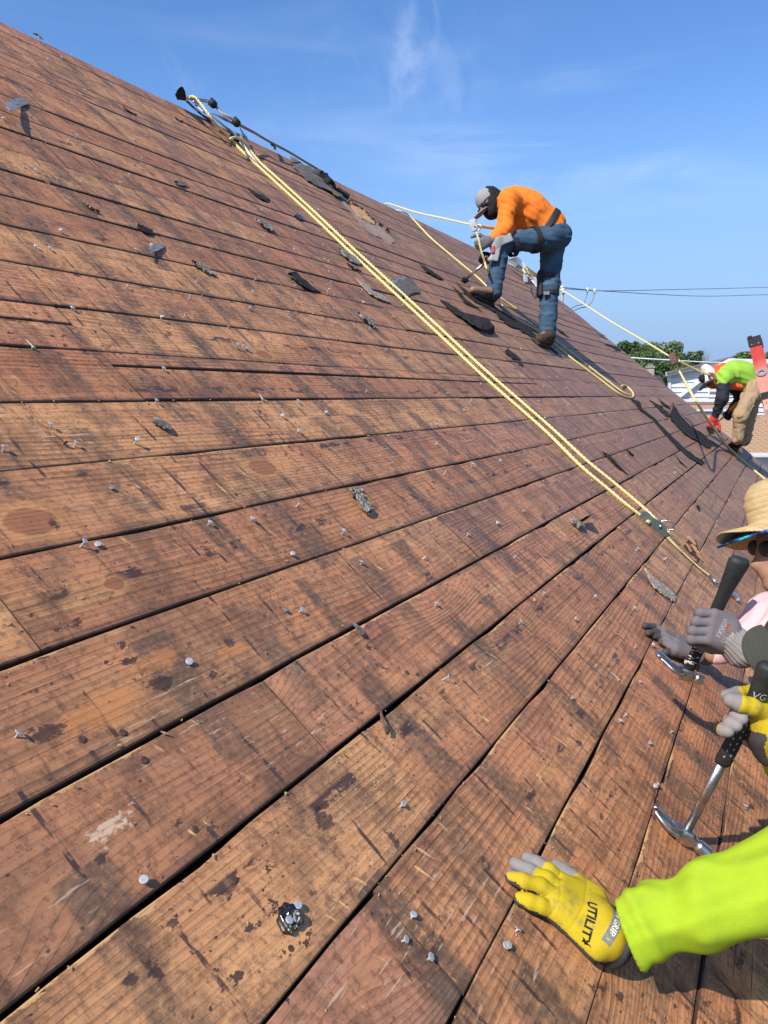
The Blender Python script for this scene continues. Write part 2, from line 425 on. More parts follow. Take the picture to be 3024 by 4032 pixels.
    col = t.mix(t.mul(runx, .62), col, (.090, .050, .034))
    run2 = t.step(t.noise(t.xyz(t.mul(gu, 34.), t.mul(gv, 2.3), 17.), 1., 3, .6), .54, .68)
    run2x = t.mul(run2, t.step(t.noise(t.xyz(t.mul(gu, 90.), t.mul(gv, 40.), 73.), 1., 5, .75), .38, .58))
    col = t.mix(t.mul(run2x, .60), col, (.050, .030, .024))
    grime = t.step(t.noise(t.xyz(t.mul(gu, 9.), t.mul(gv, 6.), 27.), 1., 9, .80), .47, .60)
    col = t.mix(t.mul(grime, .50), col, (.105, .056, .034))
    col = t.mix(t.mul(t.step(mott, .51, .61), .40), col, (.080, .038, .023))
    # boards toward the far gable are browner and dirtier
    far = t.mul(t.step(t.add(gu, t.mul(t.add(t.noise(t.xyz(t.mul(gu, .8), t.mul(gv, 1.2), 81.), 1., 3, .6), -.5), 4.0)), 2.2, 6.5), t.add(.30, t.mul(t.step(mott, .35, .6), .28)))
    col = t.mix(far, col, (0.170, 0.108, 0.080))
    # single marks seen on this row of boards: knots, tar smears, scraped pale wood
    if marks:
        mn = t.noise(t.xyz(t.mul(gu, 95.), t.mul(gv, 150.), 5.), 1., 6, .72); mk_ = t.noise(t.xyz(t.mul(gu, 24.), t.mul(gv, 40.), 15.), 1., 3, .6)
        def near(x, y, ru, rv, wob):
            cu_, cv_ = uv(x, y)
            q = t.n('ShaderNodeVectorMath', operation='LENGTH'); mp = t.n('ShaderNodeMapping', vector_type='POINT')
            t.put(mp.inputs['Vector'], g); mp.inputs['Location'].default_value = (-cu_ / ru, -cv_ / rv, 0); mp.inputs['Scale'].default_value = (1 / ru, 1 / rv, 0)
            t.t.links.new(mp.outputs[0], q.inputs[0])
            return t.math('MULTIPLY_ADD', t.add(mn, -.5), wob, t.math('MULTIPLY_ADD', t.add(mk_, -.5), wob * .9, q.outputs['Value']))
        for kind, x, y, ru, rv in marks:
            if kind == 'knot':
                d = near(x, y, ru, rv, .42)
                col = t.mix(t.ramp(d, [(.45, (.55,) * 3), (.95, (0, 0, 0))]), col, (.62, .29, .10)) if False else t.mix(t.mul(t.step(d, 2.2, .8), .5), col, (.60, .28, .10))
                col = t.mix(t.mul(t.step(d, 1.12, .85), t.add(.45, t.mul(fib2, .5))), col, t.ramp(d, [(0, (.04, .018, .012)), (.07, (.27, .095, .048)), (.3, (.21, .072, .038)), (.45, (.27, .095, .048)), (.65, (.22, .075, .04)), (.85, (.26, .09, .046)), (.95, (.07, .03, .02))]))
            elif kind == 'tar': col = t.mix(t.mul(t.step(near(x, y, ru, rv, 3.0), .85, .55), .78), col, (.030, .019, .018))
            elif kind == 'pale': col = t.mix(t.mul(t.step(near(x, y, ru, rv, 4.2), 1.0, .35), .62), col, (.74, .55, .38))
            else: col = t.mix(t.mul(t.step(near(x, y, ru, rv, 1.9), 1.2, .4), .5), col, (.66, .255, .075))
    # grey weathering along some edges, pale scuffs, fresh splinters
    wz = t.mul(t.step(t.noise(t.xyz(t.mul(lu, 1.4), t.mul(lv, 7.), 21.), 1., 4, .6), .60, .76), .5)
    col = t.mix(wz, col, t.mix(fib, (.12, .082, .056), (.24, .175, .125)))
    sc = t.mul(t.step(t.noise(t.xyz(t.mul(gu, 14.), t.mul(gv, 120.), 31.), 1., 3, .6), .60, .68), t.step(t.noise(t.xyz(t.mul(gu, 2.5), t.mul(gv, 5.), 33.), 1., 2, .5), .50, .66))
    col = t.mix(t.mul(sc, .5), col, (.74, .55, .38))
    sp = t.mul(t.step(t.noise(t.xyz(t.add(t.mul(gu, 60.), t.mul(gv, 22.)), t.add(t.mul(gv, 13.), t.mul(gu, -3.)), 41.), 1., 3, .6), .645, .70), t.step(t.noise(t.xyz(t.mul(gu, 3.), t.mul(gv, 3.5), 43.), 1., 2, .5), .46, .62))
    col = t.mix(t.mul(sp, .8), col, (.80, .47, .18))
    crk = t.mul(t.step(t.noise(t.xyz(t.mul(lu, 1.3), t.mul(lv, 130.), 91.), 1., 2, .5), .685, .72), t.step(patch, .45, .58))
    col = t.mix(t.mul(crk, .85), col, (.040, .020, .014))
    # nail holes and tar specks
    hd = t.voro(t.xyz(gu, gv, 0.), 13.0); hc = t.sep(t.voro(t.xyz(gu, gv, 0.), 13.0, out='Color'))[0]
    hole = t.mul(t.step(hd, .040, .026), t.step(hc, .45, .46))
    col = t.mix(hole, col, (.012, .008, .007))
    spd = t.voro(t.xyz(t.mul(gu, 1.), t.mul(gv, 1.4), .5), 46.0); spc = t.sep(t.voro(t.xyz(t.mul(gu, 1.), t.mul(gv, 1.4), .5), 46.0, out='Color'))[1]
    speck = t.mul(t.step(spd, .17, .09), t.step(spc, .80, .82))
    col = t.mix(t.mul(speck, .75), col, (.026, .018, .017))
    # board edges: tar and dirt along the lower edge, chipped raw wood along the upper one
    gy = t.sep(t.coords(kind='Generated'))[1]
    en = t.noise(t.xyz(t.mul(gu, 9.), t.mul(gv, 30.), 51.), 1., 4, .7)
    ed_ = t.step(t.add(gy, t.mul(en, .16)), .20, .06); ed2 = t.step(t.add(gy, t.mul(en, -.14)), .86, .97)
    col = t.mix(t.mul(t.math('MAXIMUM', ed_, ed2), .55), col, (.060, .040, .030))
    en2 = t.noise(t.xyz(t.mul(gu, 30.), t.mul(gv, 60.), 57.), 1., 4, .7)
    chip = t.mul(t.step(t.add(gy, t.mul(t.add(en2, -.5), .22)), .955, .975), t.step(t.noise(t.xyz(t.mul(gu, 2.6), t.mul(gv, 4.), 61.), 1., 2, .5), .50, .60))
    col = t.mix(t.mul(chip, .85), col, (.62, .36, .15))
    # sawn sides and ends stay raw and dark
    t.base(col)
    t.rough(t.add(.50, t.add(t.mul(tar, -.08), t.mul(fib2, .2))))
    h = t.add(t.add(t.mul(ring, -.35), t.mul(fib, .35)), t.add(t.mul(hole, -1.6), t.add(t.mul(tar, .25), t.mul(knot, .3))))
    t.bump(h, .6, .0018)
    return t.m
M_WOOD = wood_material()
MARKS = ([('knot', *q) for q in ((120, 2055, .050, .030), (1040, 1395, .040, .022), (1035, 1840, .050, .026), (448, 2300, .020, .013), (1375, 1385, .03, .016))]
    + [('raw', *q) for q in ((420, 2790, .09, .030), (920, 2555, .05, .016), (620, 2600, .05, .02))]
    + [('tar', *q) for q in ((625, 2690, .030, .016), (180, 2880, .030, .014), (210, 2060, .012, .022), (910, 2530, .014, .010), (835, 2655, .016, .010), (140, 2805, .018, .006), (1270, 3220, .024, .022), (560, 2790, .022, .005), (1540, 3300, .012, .02), (520, 3850, .012, .01), (610, 3830, .012, .014), (410, 3395, .012, .01))]
    + [('pale', *q) for q in ((1290, 2385, .055, .007), (1160, 2420, .05, .008), (450, 2760, .010, .045), (480, 2800, .06, .018), (950, 2540, .035, .008), (440, 3255, .05, .012), (190, 2970, .06, .012))])
M_ENDWOOD = plain('sawn_board_side', (.085, .045, .028), .8, var=.35, scale=60)

ROWS = [-1.155, -.93, -.719, -.511, -.301, -.087, .136, .344, .562, .775, .993, 1.211, 1.43, 1.644, 1.858, 2.09, 2.308, 2.525,
        2.74, 2.955, 3.163, 3.385, 3.649, 3.847, 4.085, 4.33, 4.528, 4.745]
ROWS = [q * CAM_W for q in ROWS]
EAVE_V, RIDGE_V = ROWS[0], ROWS[-1]
RAKE_U, LEFT_U = 11.95, -2.2
GAPS = {6: .0075, 7: .0048, 11: .006, 5: .0055, 8: .0042, 13: .005, 10: .0045, 16: .005, 19: .0055}
ROW_MAT = []
for k in range(len(ROWS) - 1):
    mk = [q for q in MARKS if ROWS[k] <= uv(q[1], q[2])[1] < ROWS[k + 1]]
    ROW_MAT.append(wood_material(mk[:7]) if mk else M_WOOD)
def plank(u0, u1, v0, v1, lift=0.0, tilt=0.0, seed=0, rag=0.0, top_rag=0.0, mat=None):
    L = u1 - u0; n = max(3, int(L / .11)); rs = random.Random(seed); V = []; Fc = []
    uc, vc = (u0 + u1) / 2, (v0 + v1) / 2; T = .019
    def wob(ph, i): return .0011 * math.sin(ph + i * .31) + .0004 * math.sin(ph * 2 + i * 1.9) + rs.uniform(-.0004, .0004)
    pa, pb = rs.uniform(0, 6), rs.uniform(0, 6)
    for i in range(n + 1):
        u = u0 + L * i / n; e0 = wob(pa, i); e1 = wob(pb, i)
        if rs.random() < rag: e1 -= rs.uniform(.002, .006)
        if top_rag: e1 += rs.uniform(-top_rag, top_rag)
        a, b = v0 + e0, v1 + e1
        z = lambda v: lift + tilt * (v - vc) + .0012 * math.sin(pa + u * 1.3)
        c = .0022
        for v, dz in ((a, -T), (a, -c), (a + c, 0), (a + (b - a) * .5, .0006), (b - c, 0), (b, -c), (b, -T)):
            V.append((u - uc, v - vc, z(v) + dz))
    K = 7
    for i in range(n):
        for k in range(K - 1): Fc.append((i * K + k, (i + 1) * K + k, (i + 1) * K + k + 1, i * K + k + 1))
        Fc.append((i * K + K - 1, (i + 1) * K + K - 1, (i + 1) * K, i * K))
    Fc.append(tuple(range(K))); Fc.append(tuple(n * K + k for k in range(K - 1, -1, -1)))
    me = pymesh('plank', V, Fc); o = link('plank', me, [mat or M_WOOD, M_ENDWOOD], house)
    o.location = (uc, vc, 0)
    for p_ in me.polygons:
        if abs(p_.normal.z) < .3 or p_.normal.z < -.3: p_.material_index = 1
    return o
prs = random.Random(11)
SEAM_U = uv(386, 1383)[0]
seam2 = uv(2630, 2205)[0]
for k in range(len(ROWS) - 1):
    v0, v1 = ROWS[k], ROWS[k + 1]
    g = GAPS.get(k, prs.uniform(.0018, .004)); g = max(g, prs.uniform(.0055, .0105)) if k >= 13 else g
    joints = [LEFT_U]
    u = LEFT_U + prs.uniform(1.2, 3.4)
    while u < RAKE_U - .9: joints.append(u); u += prs.choice((2.44, 3.05, 3.66)) + prs.uniform(-.1, .1)
    if k in (11, 12, 13): joints = [LEFT_U, SEAM_U + prs.uniform(-.004, .004), SEAM_U + 3.66, SEAM_U + 7.2]
    if k == 3: joints = [LEFT_U, .3, seam2, seam2 + 3.1, seam2 + 6.0]
    joints.append(RAKE_U + prs.uniform(-.035, .03))
    for j in range(len(joints) - 1):
        a, b = joints[j], joints[j + 1]
        lift = prs.uniform(-.0018, .0018); tilt = prs.uniform(-.02, .02)
        top = .004 if k == len(ROWS) - 2 else 0
        kw = dict(mat=ROW_MAT[k], lift=lift, tilt=tilt, seed=k * 31 + j, rag=.22 if prs.random() < .5 else .05, top_rag=top)
        lo, hi = v0 + g / 2, v1 - g / 2
        if k == 12 and j == 0:                            # a narrow strip split off on the near side of the joint
            s_ = v0 + (v1 - v0) * .46
            plank(a, b - .002, lo, s_ + .02, **kw); kw['seed'] += 500; plank(a, b - .002, s_ + .027, hi, **kw)
        elif k == 11 and j == 1:
            s_ = v1 - .052
            plank(a + .002, b - .002, lo, s_ - .007, **kw); kw['seed'] += 500; plank(a + .002, b - .002, s_, hi, **kw)
        elif 5 < b < 9 and k == 23:
            s_ = v0 + .11
            plank(a + .001, b - .001, lo, s_ - .003, **kw); kw['seed'] += 500; plank(a + .001, b - .001, s_ + .003, hi, **kw)
        else: plank(a + .0012, b - .0012, lo, hi, **kw)
# rafters, back slope, gables and walls close the attic so the gaps read dark
M_RAFTER = plain('old_rafter', (.16, .095, .055), .85, scale=14)
M_SIDING = plain('painted_house_wall', (.62, .60, .56), .7, var=.08, scale=6)
for i in range(24):
    u = LEFT_U + .15 + i * .61
    MB().box((0, 0, 0), (.045, RIDGE_V - EAVE_V - .05, .14)).obj('rafter', M_RAFTER, house, Matrix.Translation((u, (RIDGE_V + EAVE_V) / 2, -.092)))
def attic():
    rid = RW(0, RIDGE_V, -.02); eav = RW(0, EAVE_V, -.02); Wd = rid.y - eav.y; by = rid.y + Wd
    rot = RM.to_3x3().inverted(); inv = RM.inverted()
    def poly(name, Q, mt, th=.03):
        V = [inv @ Vector(q) for q in Q]; nrm = (V[1] - V[0]).cross(V[2] - V[0]).normalized() * th
        n = len(V); W = V + [v - nrm for v in V]
        Fc = [tuple(range(n)), tuple(range(2 * n - 1, n - 1, -1))] + [(i, i + n, (i + 1) % n + n, (i + 1) % n) for i in range(n)]
        o = link(name, pymesh(name, W, Fc), mt, house); return o
    a, b = LEFT_U + .05, RAKE_U - .14
    poly('back_slope', [(LEFT_U, rid.y + .012, rid.z), (RAKE_U, rid.y + .012, rid.z), (RAKE_U, by + .3, eav.z - .25), (LEFT_U, by + .3, eav.z - .25)], M_WOOD)
    zb = eav.z - .20
    y0, y1 = eav.y + .30, by - .25
    for x in (a, b):
        poly('gable_wall', [(x, y0, 0), (x, y1, 0), (x, y1, zb), (x, rid.y, rid.z - .22), (x, y0, zb)], M_SIDING, .1)
    poly('eave_wall', [(a, y0, 0), (b, y0, 0), (b, y0, zb), (a, y0, zb)], M_SIDING, -.1)
    poly('eave_wall', [(a, y1, 0), (b, y1, 0), (b, y1, zb), (a, y1, zb)], M_SIDING, .1)
    poly('attic_floor', [(a, y0, zb - .3), (b, y0, zb - .3), (b, y1, zb - .3), (a, y1, zb - .3)], M_RAFTER, .05)
    for u0, u1 in ((LEFT_U, RAKE_U),):
        MB().box(((u0 + u1) / 2, EAVE_V + .0, -.10), (u1 - u0, .02, .13)).obj('fascia_board', M_SIDING, house)
attic()
# ------------------------------------------------------------------ ground and the neighbourhood beyond the roof
FH = Vector((c_fwd.x, c_fwd.y, 0)).normalized(); RH = Vector((c_right.x, c_right.y, 0)).normalized(); UZ = Vector((0, 0, 1))
def ground():
    t = NT('yard_ground', .9, 0, .2); c = t.coords()
    k = t.noise(c, .12, 5, .6); k2 = t.noise(c, 3.0, 4, .6)
    t.base(t.mix(t.step(k, .42, .58), t.mix(k2, (.035, .060, .020), (.075, .105, .038)), t.mix(k2, (.12, .10, .075), (.20, .17, .13))))
    me = pymesh('ground', [(-900, -900, 0), (900, -900, 0), (900, 900, 0), (-900, 900, 0)], [(0, 1, 2, 3)])
    tag(link('ground', me, t.m), kind='structure')
ground()
def vplane(x, y, d):                                   # point at pixel (x, y) on the upright plane d metres ahead
    r = ray(x, y); return CAM + r * (d / r.dot(FH))
M_WHITE = plain('white_vinyl', (.60, .61, .62), .55, var=.05, scale=3)
M_TRIM = plain('white_trim', (.66, .66, .66), .5, var=.04, scale=5)
M_GLASS = NT('window_glass', .12, 0, .5); M_GLASS.base((.18, .13, .13)); M_GLASS = M_GLASS.m
M_TAN = plain('tan_shingle', (.36, .225, .135), .9, var=.25, scale=9, bump=.3)
M_DARKROOF = plain('dark_roofing', (.06, .055, .055), .9, var=.3, scale=12)
def white_house():
    D = 30.0; base = vplane(2632, 1553, D); g = Vector((base.x, base.y, 0)); px = D / F
    h = thing('white_house', 'white clapboard house with a diagonal downspout beyond the roof edge', 'house', g)
    r0 = ray(2632, 1553); back = Vector((r0.x, r0.y, 0)).normalized()
    def P(x, y, dep=0.0):
        q = vplane(x, y, D) - g; return Vector(q) + (back if dep > 1 else FH) * dep
    top = lambda x: 1470 - (x - 2632) * .232 if x < 2851 else 1419
    xr = 3110
    MB().add([P(2634, 1900, .1), P(xr, 1900, .1), P(xr, 1421, .1), P(2851, 1421, .1), P(2634, 1472, .1),
              P(2634, 1900, 7), P(xr, 1900, 7), P(xr, 1421, 7), P(2851, 1421, 7), P(2634, 1472, 7)],
             [(0, 1, 2, 3, 4), (9, 8, 7, 6, 5), (0, 5, 6, 1), (1, 6, 7, 2), (0, 4, 9, 5)]).obj('wall', M_WHITE, h)
    step = 19.5; y = 1700.0; sid = random.Random(3)
    while y - step > 1419:
        y1 = y - step
        xl = 2632 if y1 >= 1470 else 2632 + (1470 - y1) / .232
        xl0 = 2632 if y >= 1470 else 2632 + (1470 - y) / .232
        o = sid.uniform(-.004, .004)
        V = [P(xl0, y, -.045 + o), P(xr, y, -.045 + o), P(xr, y1 + .4, -.006), P(xl, y1 + .4, -.006), P(xl0, y, .09), P(xr, y, .09), P(xr, y1 + .4, .09), P(xl, y1 + .4, .09)]
        MB().add(V, [(0, 1, 2, 3), (0, 4, 5, 1), (0, 3, 7, 4), (1, 5, 6, 2), (2, 6, 7, 3)]).obj('siding_board', M_WHITE, h)
        y = y1
    def bar(name, a, b, th, dep, mt, mid=0.0):
        a, b = P(*a, dep), P(*b, dep); M = frame((a + b) / 2, b - a, FH)
        return MB().box((0, 0, 0), (mid or .06, th, (b - a).length), M.to_3x3()).obj(name, mt, h, Matrix.Translation((a + b) / 2))
    bar('corner_board', (2634, 1700), (2634, 1472), .09, -.06, M_TRIM)
    bar('fascia', (2614, 1474), (2851, 1419), .16, -.22, M_TRIM, .12)
    bar('fascia', (2851, 1419), (3115, 1424), .12, -.22, M_TRIM, .12)
    V = [P(2612, 1472, -.35), P(2853, 1415, -.35), P(2853, 1415, 7), P(2612, 1472, 7)]
    MB().add(V + [v + UZ * .07 for v in V], [(3, 2, 1, 0), (4, 5, 6, 7), (0, 1, 5, 4), (0, 4, 7, 3), (1, 2, 6, 5)]).obj('roof', plain('brown_roofing', (.20, .15, .12), .9, var=.2, scale=8), h)
    V = [P(2800, 1440, -.9), P(2851, 1414, -.9), P(2901, 1440, -.9)]
    MB().add(V + [v + FH * .5 for v in V], [(0, 1, 2), (5, 4, 3), (0, 3, 4, 1), (1, 4, 5, 2), (0, 2, 5, 3)]).obj('gable_peak', M_TRIM, h)
    bar('downspout', (2655, 1572), (2768, 1484), .11, -.16, M_TRIM, .09)
    for x0, y0, x1, y1 in ((2788, 1513, 2826, 1564), (2860, 1526, 2902, 1574)):
        c = (P(x0, y0, -.03) + P(x1, y1, -.03)) / 2; w = (P(x1, y0) - P(x0, y0)).length; hh = (P(x0, y0) - P(x0, y1)).length
        Mx = Matrix((RH, FH, UZ)).transposed()
        f = MB()
        for sx in (-1, 1): f.box(RH * (sx * (w / 2 - .025)), (.05, .07, hh), Mx)
        for sz in (-1, 1): f.box(UZ * (sz * (hh / 2 - .025)), (w - .1, .07, .05), Mx)
        f.box(Vector((0, 0, 0)), (w - .1, .05, .035), Mx)
        fo = f.obj('window', M_TRIM, h, Matrix.Translation(c))
        MB().box(FH * .012, (w - .1, .01, hh - .1), Mx).obj('pane', M_GLASS, fo)
    bar('gutter', (2676, 1576), (2905, 1578), .09, -.35, M_TRIM, .12)
    V = [P(2700, 1608, -.9), P(2910, 1608, -.9), P(2910, 1586, -.05), P(2690, 1586, -.05)]
    MB().add(V + [v - UZ * .05 for v in V], [(0, 1, 2, 3), (7, 6, 5, 4), (0, 4, 5, 1), (0, 3, 7, 4)]).obj('porch_roof', plain('porch_roofing', (.33, .21, .16), .9, var=.2, scale=10), h)
    bar('porch_gutter', (2705, 1613), (2912, 1614), .085, -.95, M_TRIM, .1)
    bar('porch_beam', (2705, 1632), (2912, 1633), .20, -.85, M_TRIM, .1)
    return h
white_house()
def tan_roof():
    d0 = 26.0; e = vplane(3024, 1782, d0); slope = math.atan2(4.01 - e.z, 2.0)
    org = Vector((vplane(2740, 1782, d0).x, vplane(2740, 1782, d0).y, e.z))
    up = (FH * math.cos(slope) + UZ * math.sin(slope)); nn = RH.cross(up)
    h = thing('shingled_porch', 'low tan shingled roof with a white gutter below the white house', 'roof', Vector((org.x, org.y, 0)))
    L0 = org - Vector((org.x, org.y, 0)); Wd = 3.3
    Mx = Matrix((RH, up, nn)).transposed()
    MB().box(L0 + RH * (Wd / 2) + up * 1.22 - nn * .06, (Wd, 2.44, .08), Mx).obj('roof_deck', M_TAN, h)
    MB().box(L0 + RH * (Wd / 2) + FH * .45 - UZ * (e.z / 2 + .1), (Wd - .3, .2, e.z - .2), Matrix((RH, FH, UZ)).transposed()).obj('wall', M_WHITE, h)
    MB().box(L0 + RH * (Wd / 2) - FH * .06 - UZ * .05, (Wd, .11, .10), Matrix((RH, FH, UZ)).transposed()).obj('gutter', M_TRIM, h)
    w, ex = .23, .130; sh = None; rs = random.Random(5)
    for i in range(18):
        x0 = (i % 2) * w / 2 + .055 * i
        n = int((Wd - x0) / w)
        for j in range(n):
            if sh is None:
                M3 = Matrix.Rotation(-R(3.0), 3, 'X')
                o = MB().box((0, 0, 0), (w - .012, ex + .02, .012), M3).obj('shingle', M_TAN, h); sh = o.data
            else:
                o = bpy.data.objects.new('shingle', sh); COL.objects.link(o); o.parent = h
            M = Mx.to_4x4(); M.translation = L0 + RH * (x0 + w * (j + .5)) + up * (ex * (i + .5)) + nn * (.006 + rs.uniform(0, .004))
            o.matrix_local = M
tan_roof()
def leaf_mat(name, c0, c1):
    t = NT(name, .6, 0, .25); r = t.n('ShaderNodeNewGeometry').outputs['Random Per Island']
    k = t.noise(t.coords(), .9, 3, .6)
    t.base(t.mix(t.math('MULTIPLY', t.add(r, k), .5), c0, c1))
    t.b.inputs['Transmission Weight'].default_value = 0.0
    return t.m
M_LEAF = leaf_mat('broad_leaf', (.030, .062, .018), (.135, .195, .07))
M_LEAF2 = leaf_mat('broad_leaf_pale', (.060, .095, .035), (.19, .245, .10))
M_BARK = plain('tree_bark', (.10, .075, .055), .9, var=.3, scale=5)
def tree(px, ytop, wpx, d, label, seed, mt, sparse=1.0, tall=1.0, n=5200):
    rs = np.random.RandomState(seed); b = vplane(px, 1553, d); b.z = 0; H = vplane(px, ytop, d).z; Wr = wpx * d / F / 2 * 1.32; n = int(n * 2.0)
    t = thing('tree', label, 'tree', b, 'trees behind the white house')
    trunk = MB(); top = Vector((0, 0, H * .62))
    trunk.tube([(0, 0, 0), (.08, .05, H * .25), (-.05, .1, H * .45), top], [H * .028, H * .022, H * .017, H * .01], 8)
    ends = []
    for i in range(9):
        a = rs.rand() * 6.28; s = Vector((0, 0, H * rs.uniform(.25, .6))); e = Vector((math.cos(a) * Wr * rs.uniform(.3, .7), math.sin(a) * Wr * rs.uniform(.3, .7), H * rs.uniform(.55, .9)))
        trunk.tube([s, (s + e) / 2 + Vector((0, 0, -H * .03)), e], [H * .010, H * .007, H * .003], 5); ends.append(e)
    trunk.obj('trunk', M_BARK, t, smooth=True)
    cl = [(e, Wr * rs.uniform(.28, .48)) for e in ends]
    for i in range(26):
        a = rs.rand() * 6.28; z = rs.uniform(.22, .94); rr = Wr * math.sqrt(max(.05, 1 - ((z - .6) / .42) ** 2)) * rs.uniform(.2, .95)
        cl.append((Vector((math.cos(a) * rr, math.sin(a) * rr, H * z * tall)), Wr * rs.uniform(.16, .34)))
    n = int(n * sparse); K = rs.randint(0, len(cl), n); q = rs.normal(size=(n, 3)); q /= np.linalg.norm(q, axis=1)[:, None]
    rad = rs.rand(n) ** .33
    C = np.array([cl[k][0] for k in K]) + q * (rad * np.array([cl[k][1] for k in K]))[:, None] * np.array([1, 1, .72])
    C[:, 2] = np.minimum(C[:, 2], H)
    s = rs.uniform(.09, .20, n) * d / 85.0
    u = rs.normal(size=(n, 3)); u /= np.linalg.norm(u, axis=1)[:, None]; v = np.cross(u, rs.normal(size=(n, 3))); v /= np.linalg.norm(v, axis=1)[:, None]
    V = np.stack([C - u * s[:, None], C + v * (s * .55)[:, None], C + u * s[:, None], C - v * (s * .55)[:, None]], 1).reshape(-1, 3)
    Fc = np.arange(4 * n).reshape(-1, 4)
    me = bpy.data.meshes.new('crown'); me.from_pydata(V.tolist(), [], Fc.tolist()); me.update()
    link('crown', me, mt, t)
tree(2478, 1326, 150, 78, 'dark leafy tree rising just past the roof edge, tallest on the left', 1, M_LEAF)
tree(2400, 1345, 150, 86, 'leafy tree mostly hidden behind the roof slope', 2, M_LEAF)
tree(2575, 1336, 190, 90, 'broad full tree behind the small tan chimney', 3, M_LEAF2, n=6500)
tree(2525, 1362, 150, 70, 'bushy green tree in front of the broad tree, beside the chimney', 7, M_LEAF)
tree(2695, 1366, 120, 84, 'round green tree beside the bare grey tree', 4, M_LEAF)
tree(2640, 1405, 130, 72, 'low dark tree against the left corner of the white house', 8, M_LEAF)
tree(2905, 1370, 130, 105, 'pale green tree behind the gable of the white house', 5, M_LEAF2, .8)
tree(2990, 1385, 130, 110, 'pale tree showing behind the red ladder', 6, M_LEAF2, .8)
def bare_tree():
    d = 88; b = vplane(2762, 1553, d); b.z = 0; H = vplane(2762, 1376, d).z; rs = random.Random(4)
    t = thing('bare_tree', 'leafless grey tree between the green trees', 'tree', b)
    MB().tube([(0, 0, 0), (.05, 0, H * .3), (0, .1, H * .55)], [.16, .12, .08], 6).obj('trunk', M_BARK, t)
    m_ = MB()
    for i in range(26):
        a = rs.uniform(0, 6.28); s = Vector((0, .05, H * rs.uniform(.35, .56))); e = Vector((math.cos(a) * rs.uniform(.3, .95), math.sin(a) * .8, H * rs.uniform(.78, 1)))
        md = (s + e) / 2 + Vector((math.cos(a) * .2, 0, -.1)); m_.tube([s, md, e], [.05, .03, .012], 4)
        for k in range(3):
            e2 = e + Vector((rs.uniform(-.4, .4), rs.uniform(-.4, .4), rs.uniform(-.2, .4))); m_.tube([md.lerp(e, rs.uniform(.3, .9)), e2], [.018, .008], 4)
    m_.obj('branches', plain('grey_twigs', (.23, .20, .18), .9), t)
bare_tree()
def chimney():
    d = 40; b = vplane(2557, 1500, d); g = Vector((b.x, b.y, 0)); Mx = Matrix((RH, FH, UZ)).transposed(); px = d / F
    h = thing('chimney_house', 'dark house with a small tan chimney half hidden by the roof edge', 'house', g)
    z = lambda y: vplane(2557, y, d).z
    st = MB().box(UZ * ((z(1448) + z(1500)) / 2), (25 * px, .34, z(1448) - z(1500)), Mx).obj('chimney', plain('tan_brick_stack', (.42, .33, .26), .85, var=.2, scale=10), h)
    MB().box(UZ * ((z(1441) + z(1449)) / 2), (29 * px, .42, z(1441) - z(1449)), Mx).obj('cap', plain('chimney_cap', (.34, .30, .27), .8), st)
    MB().box(UZ * ((z(1432) + z(1441)) / 2), (16 * px, .22, z(1432) - z(1441)), Mx).obj('flue', plain('flue_pot', (.25, .22, .21), .8), st)
    V = []
    for dx in (-2.6, .55):
        for dy, zz in ((-1.6, z(1560)), (0, z(1478)), (1.6, z(1560))): V.append(RH * dx + FH * dy + UZ * zz)
    MB().add(V, [(0, 3, 4, 1), (1, 4, 5, 2), (0, 1, 2), (3, 5, 4)]).obj('roof', M_DARKROOF, h)
    MB().box(RH * -1.0 + UZ * (z(1560) / 2), (3.0, 2.9, z(1560)), Mx).obj('wall', M_SIDING, h)
chimney()
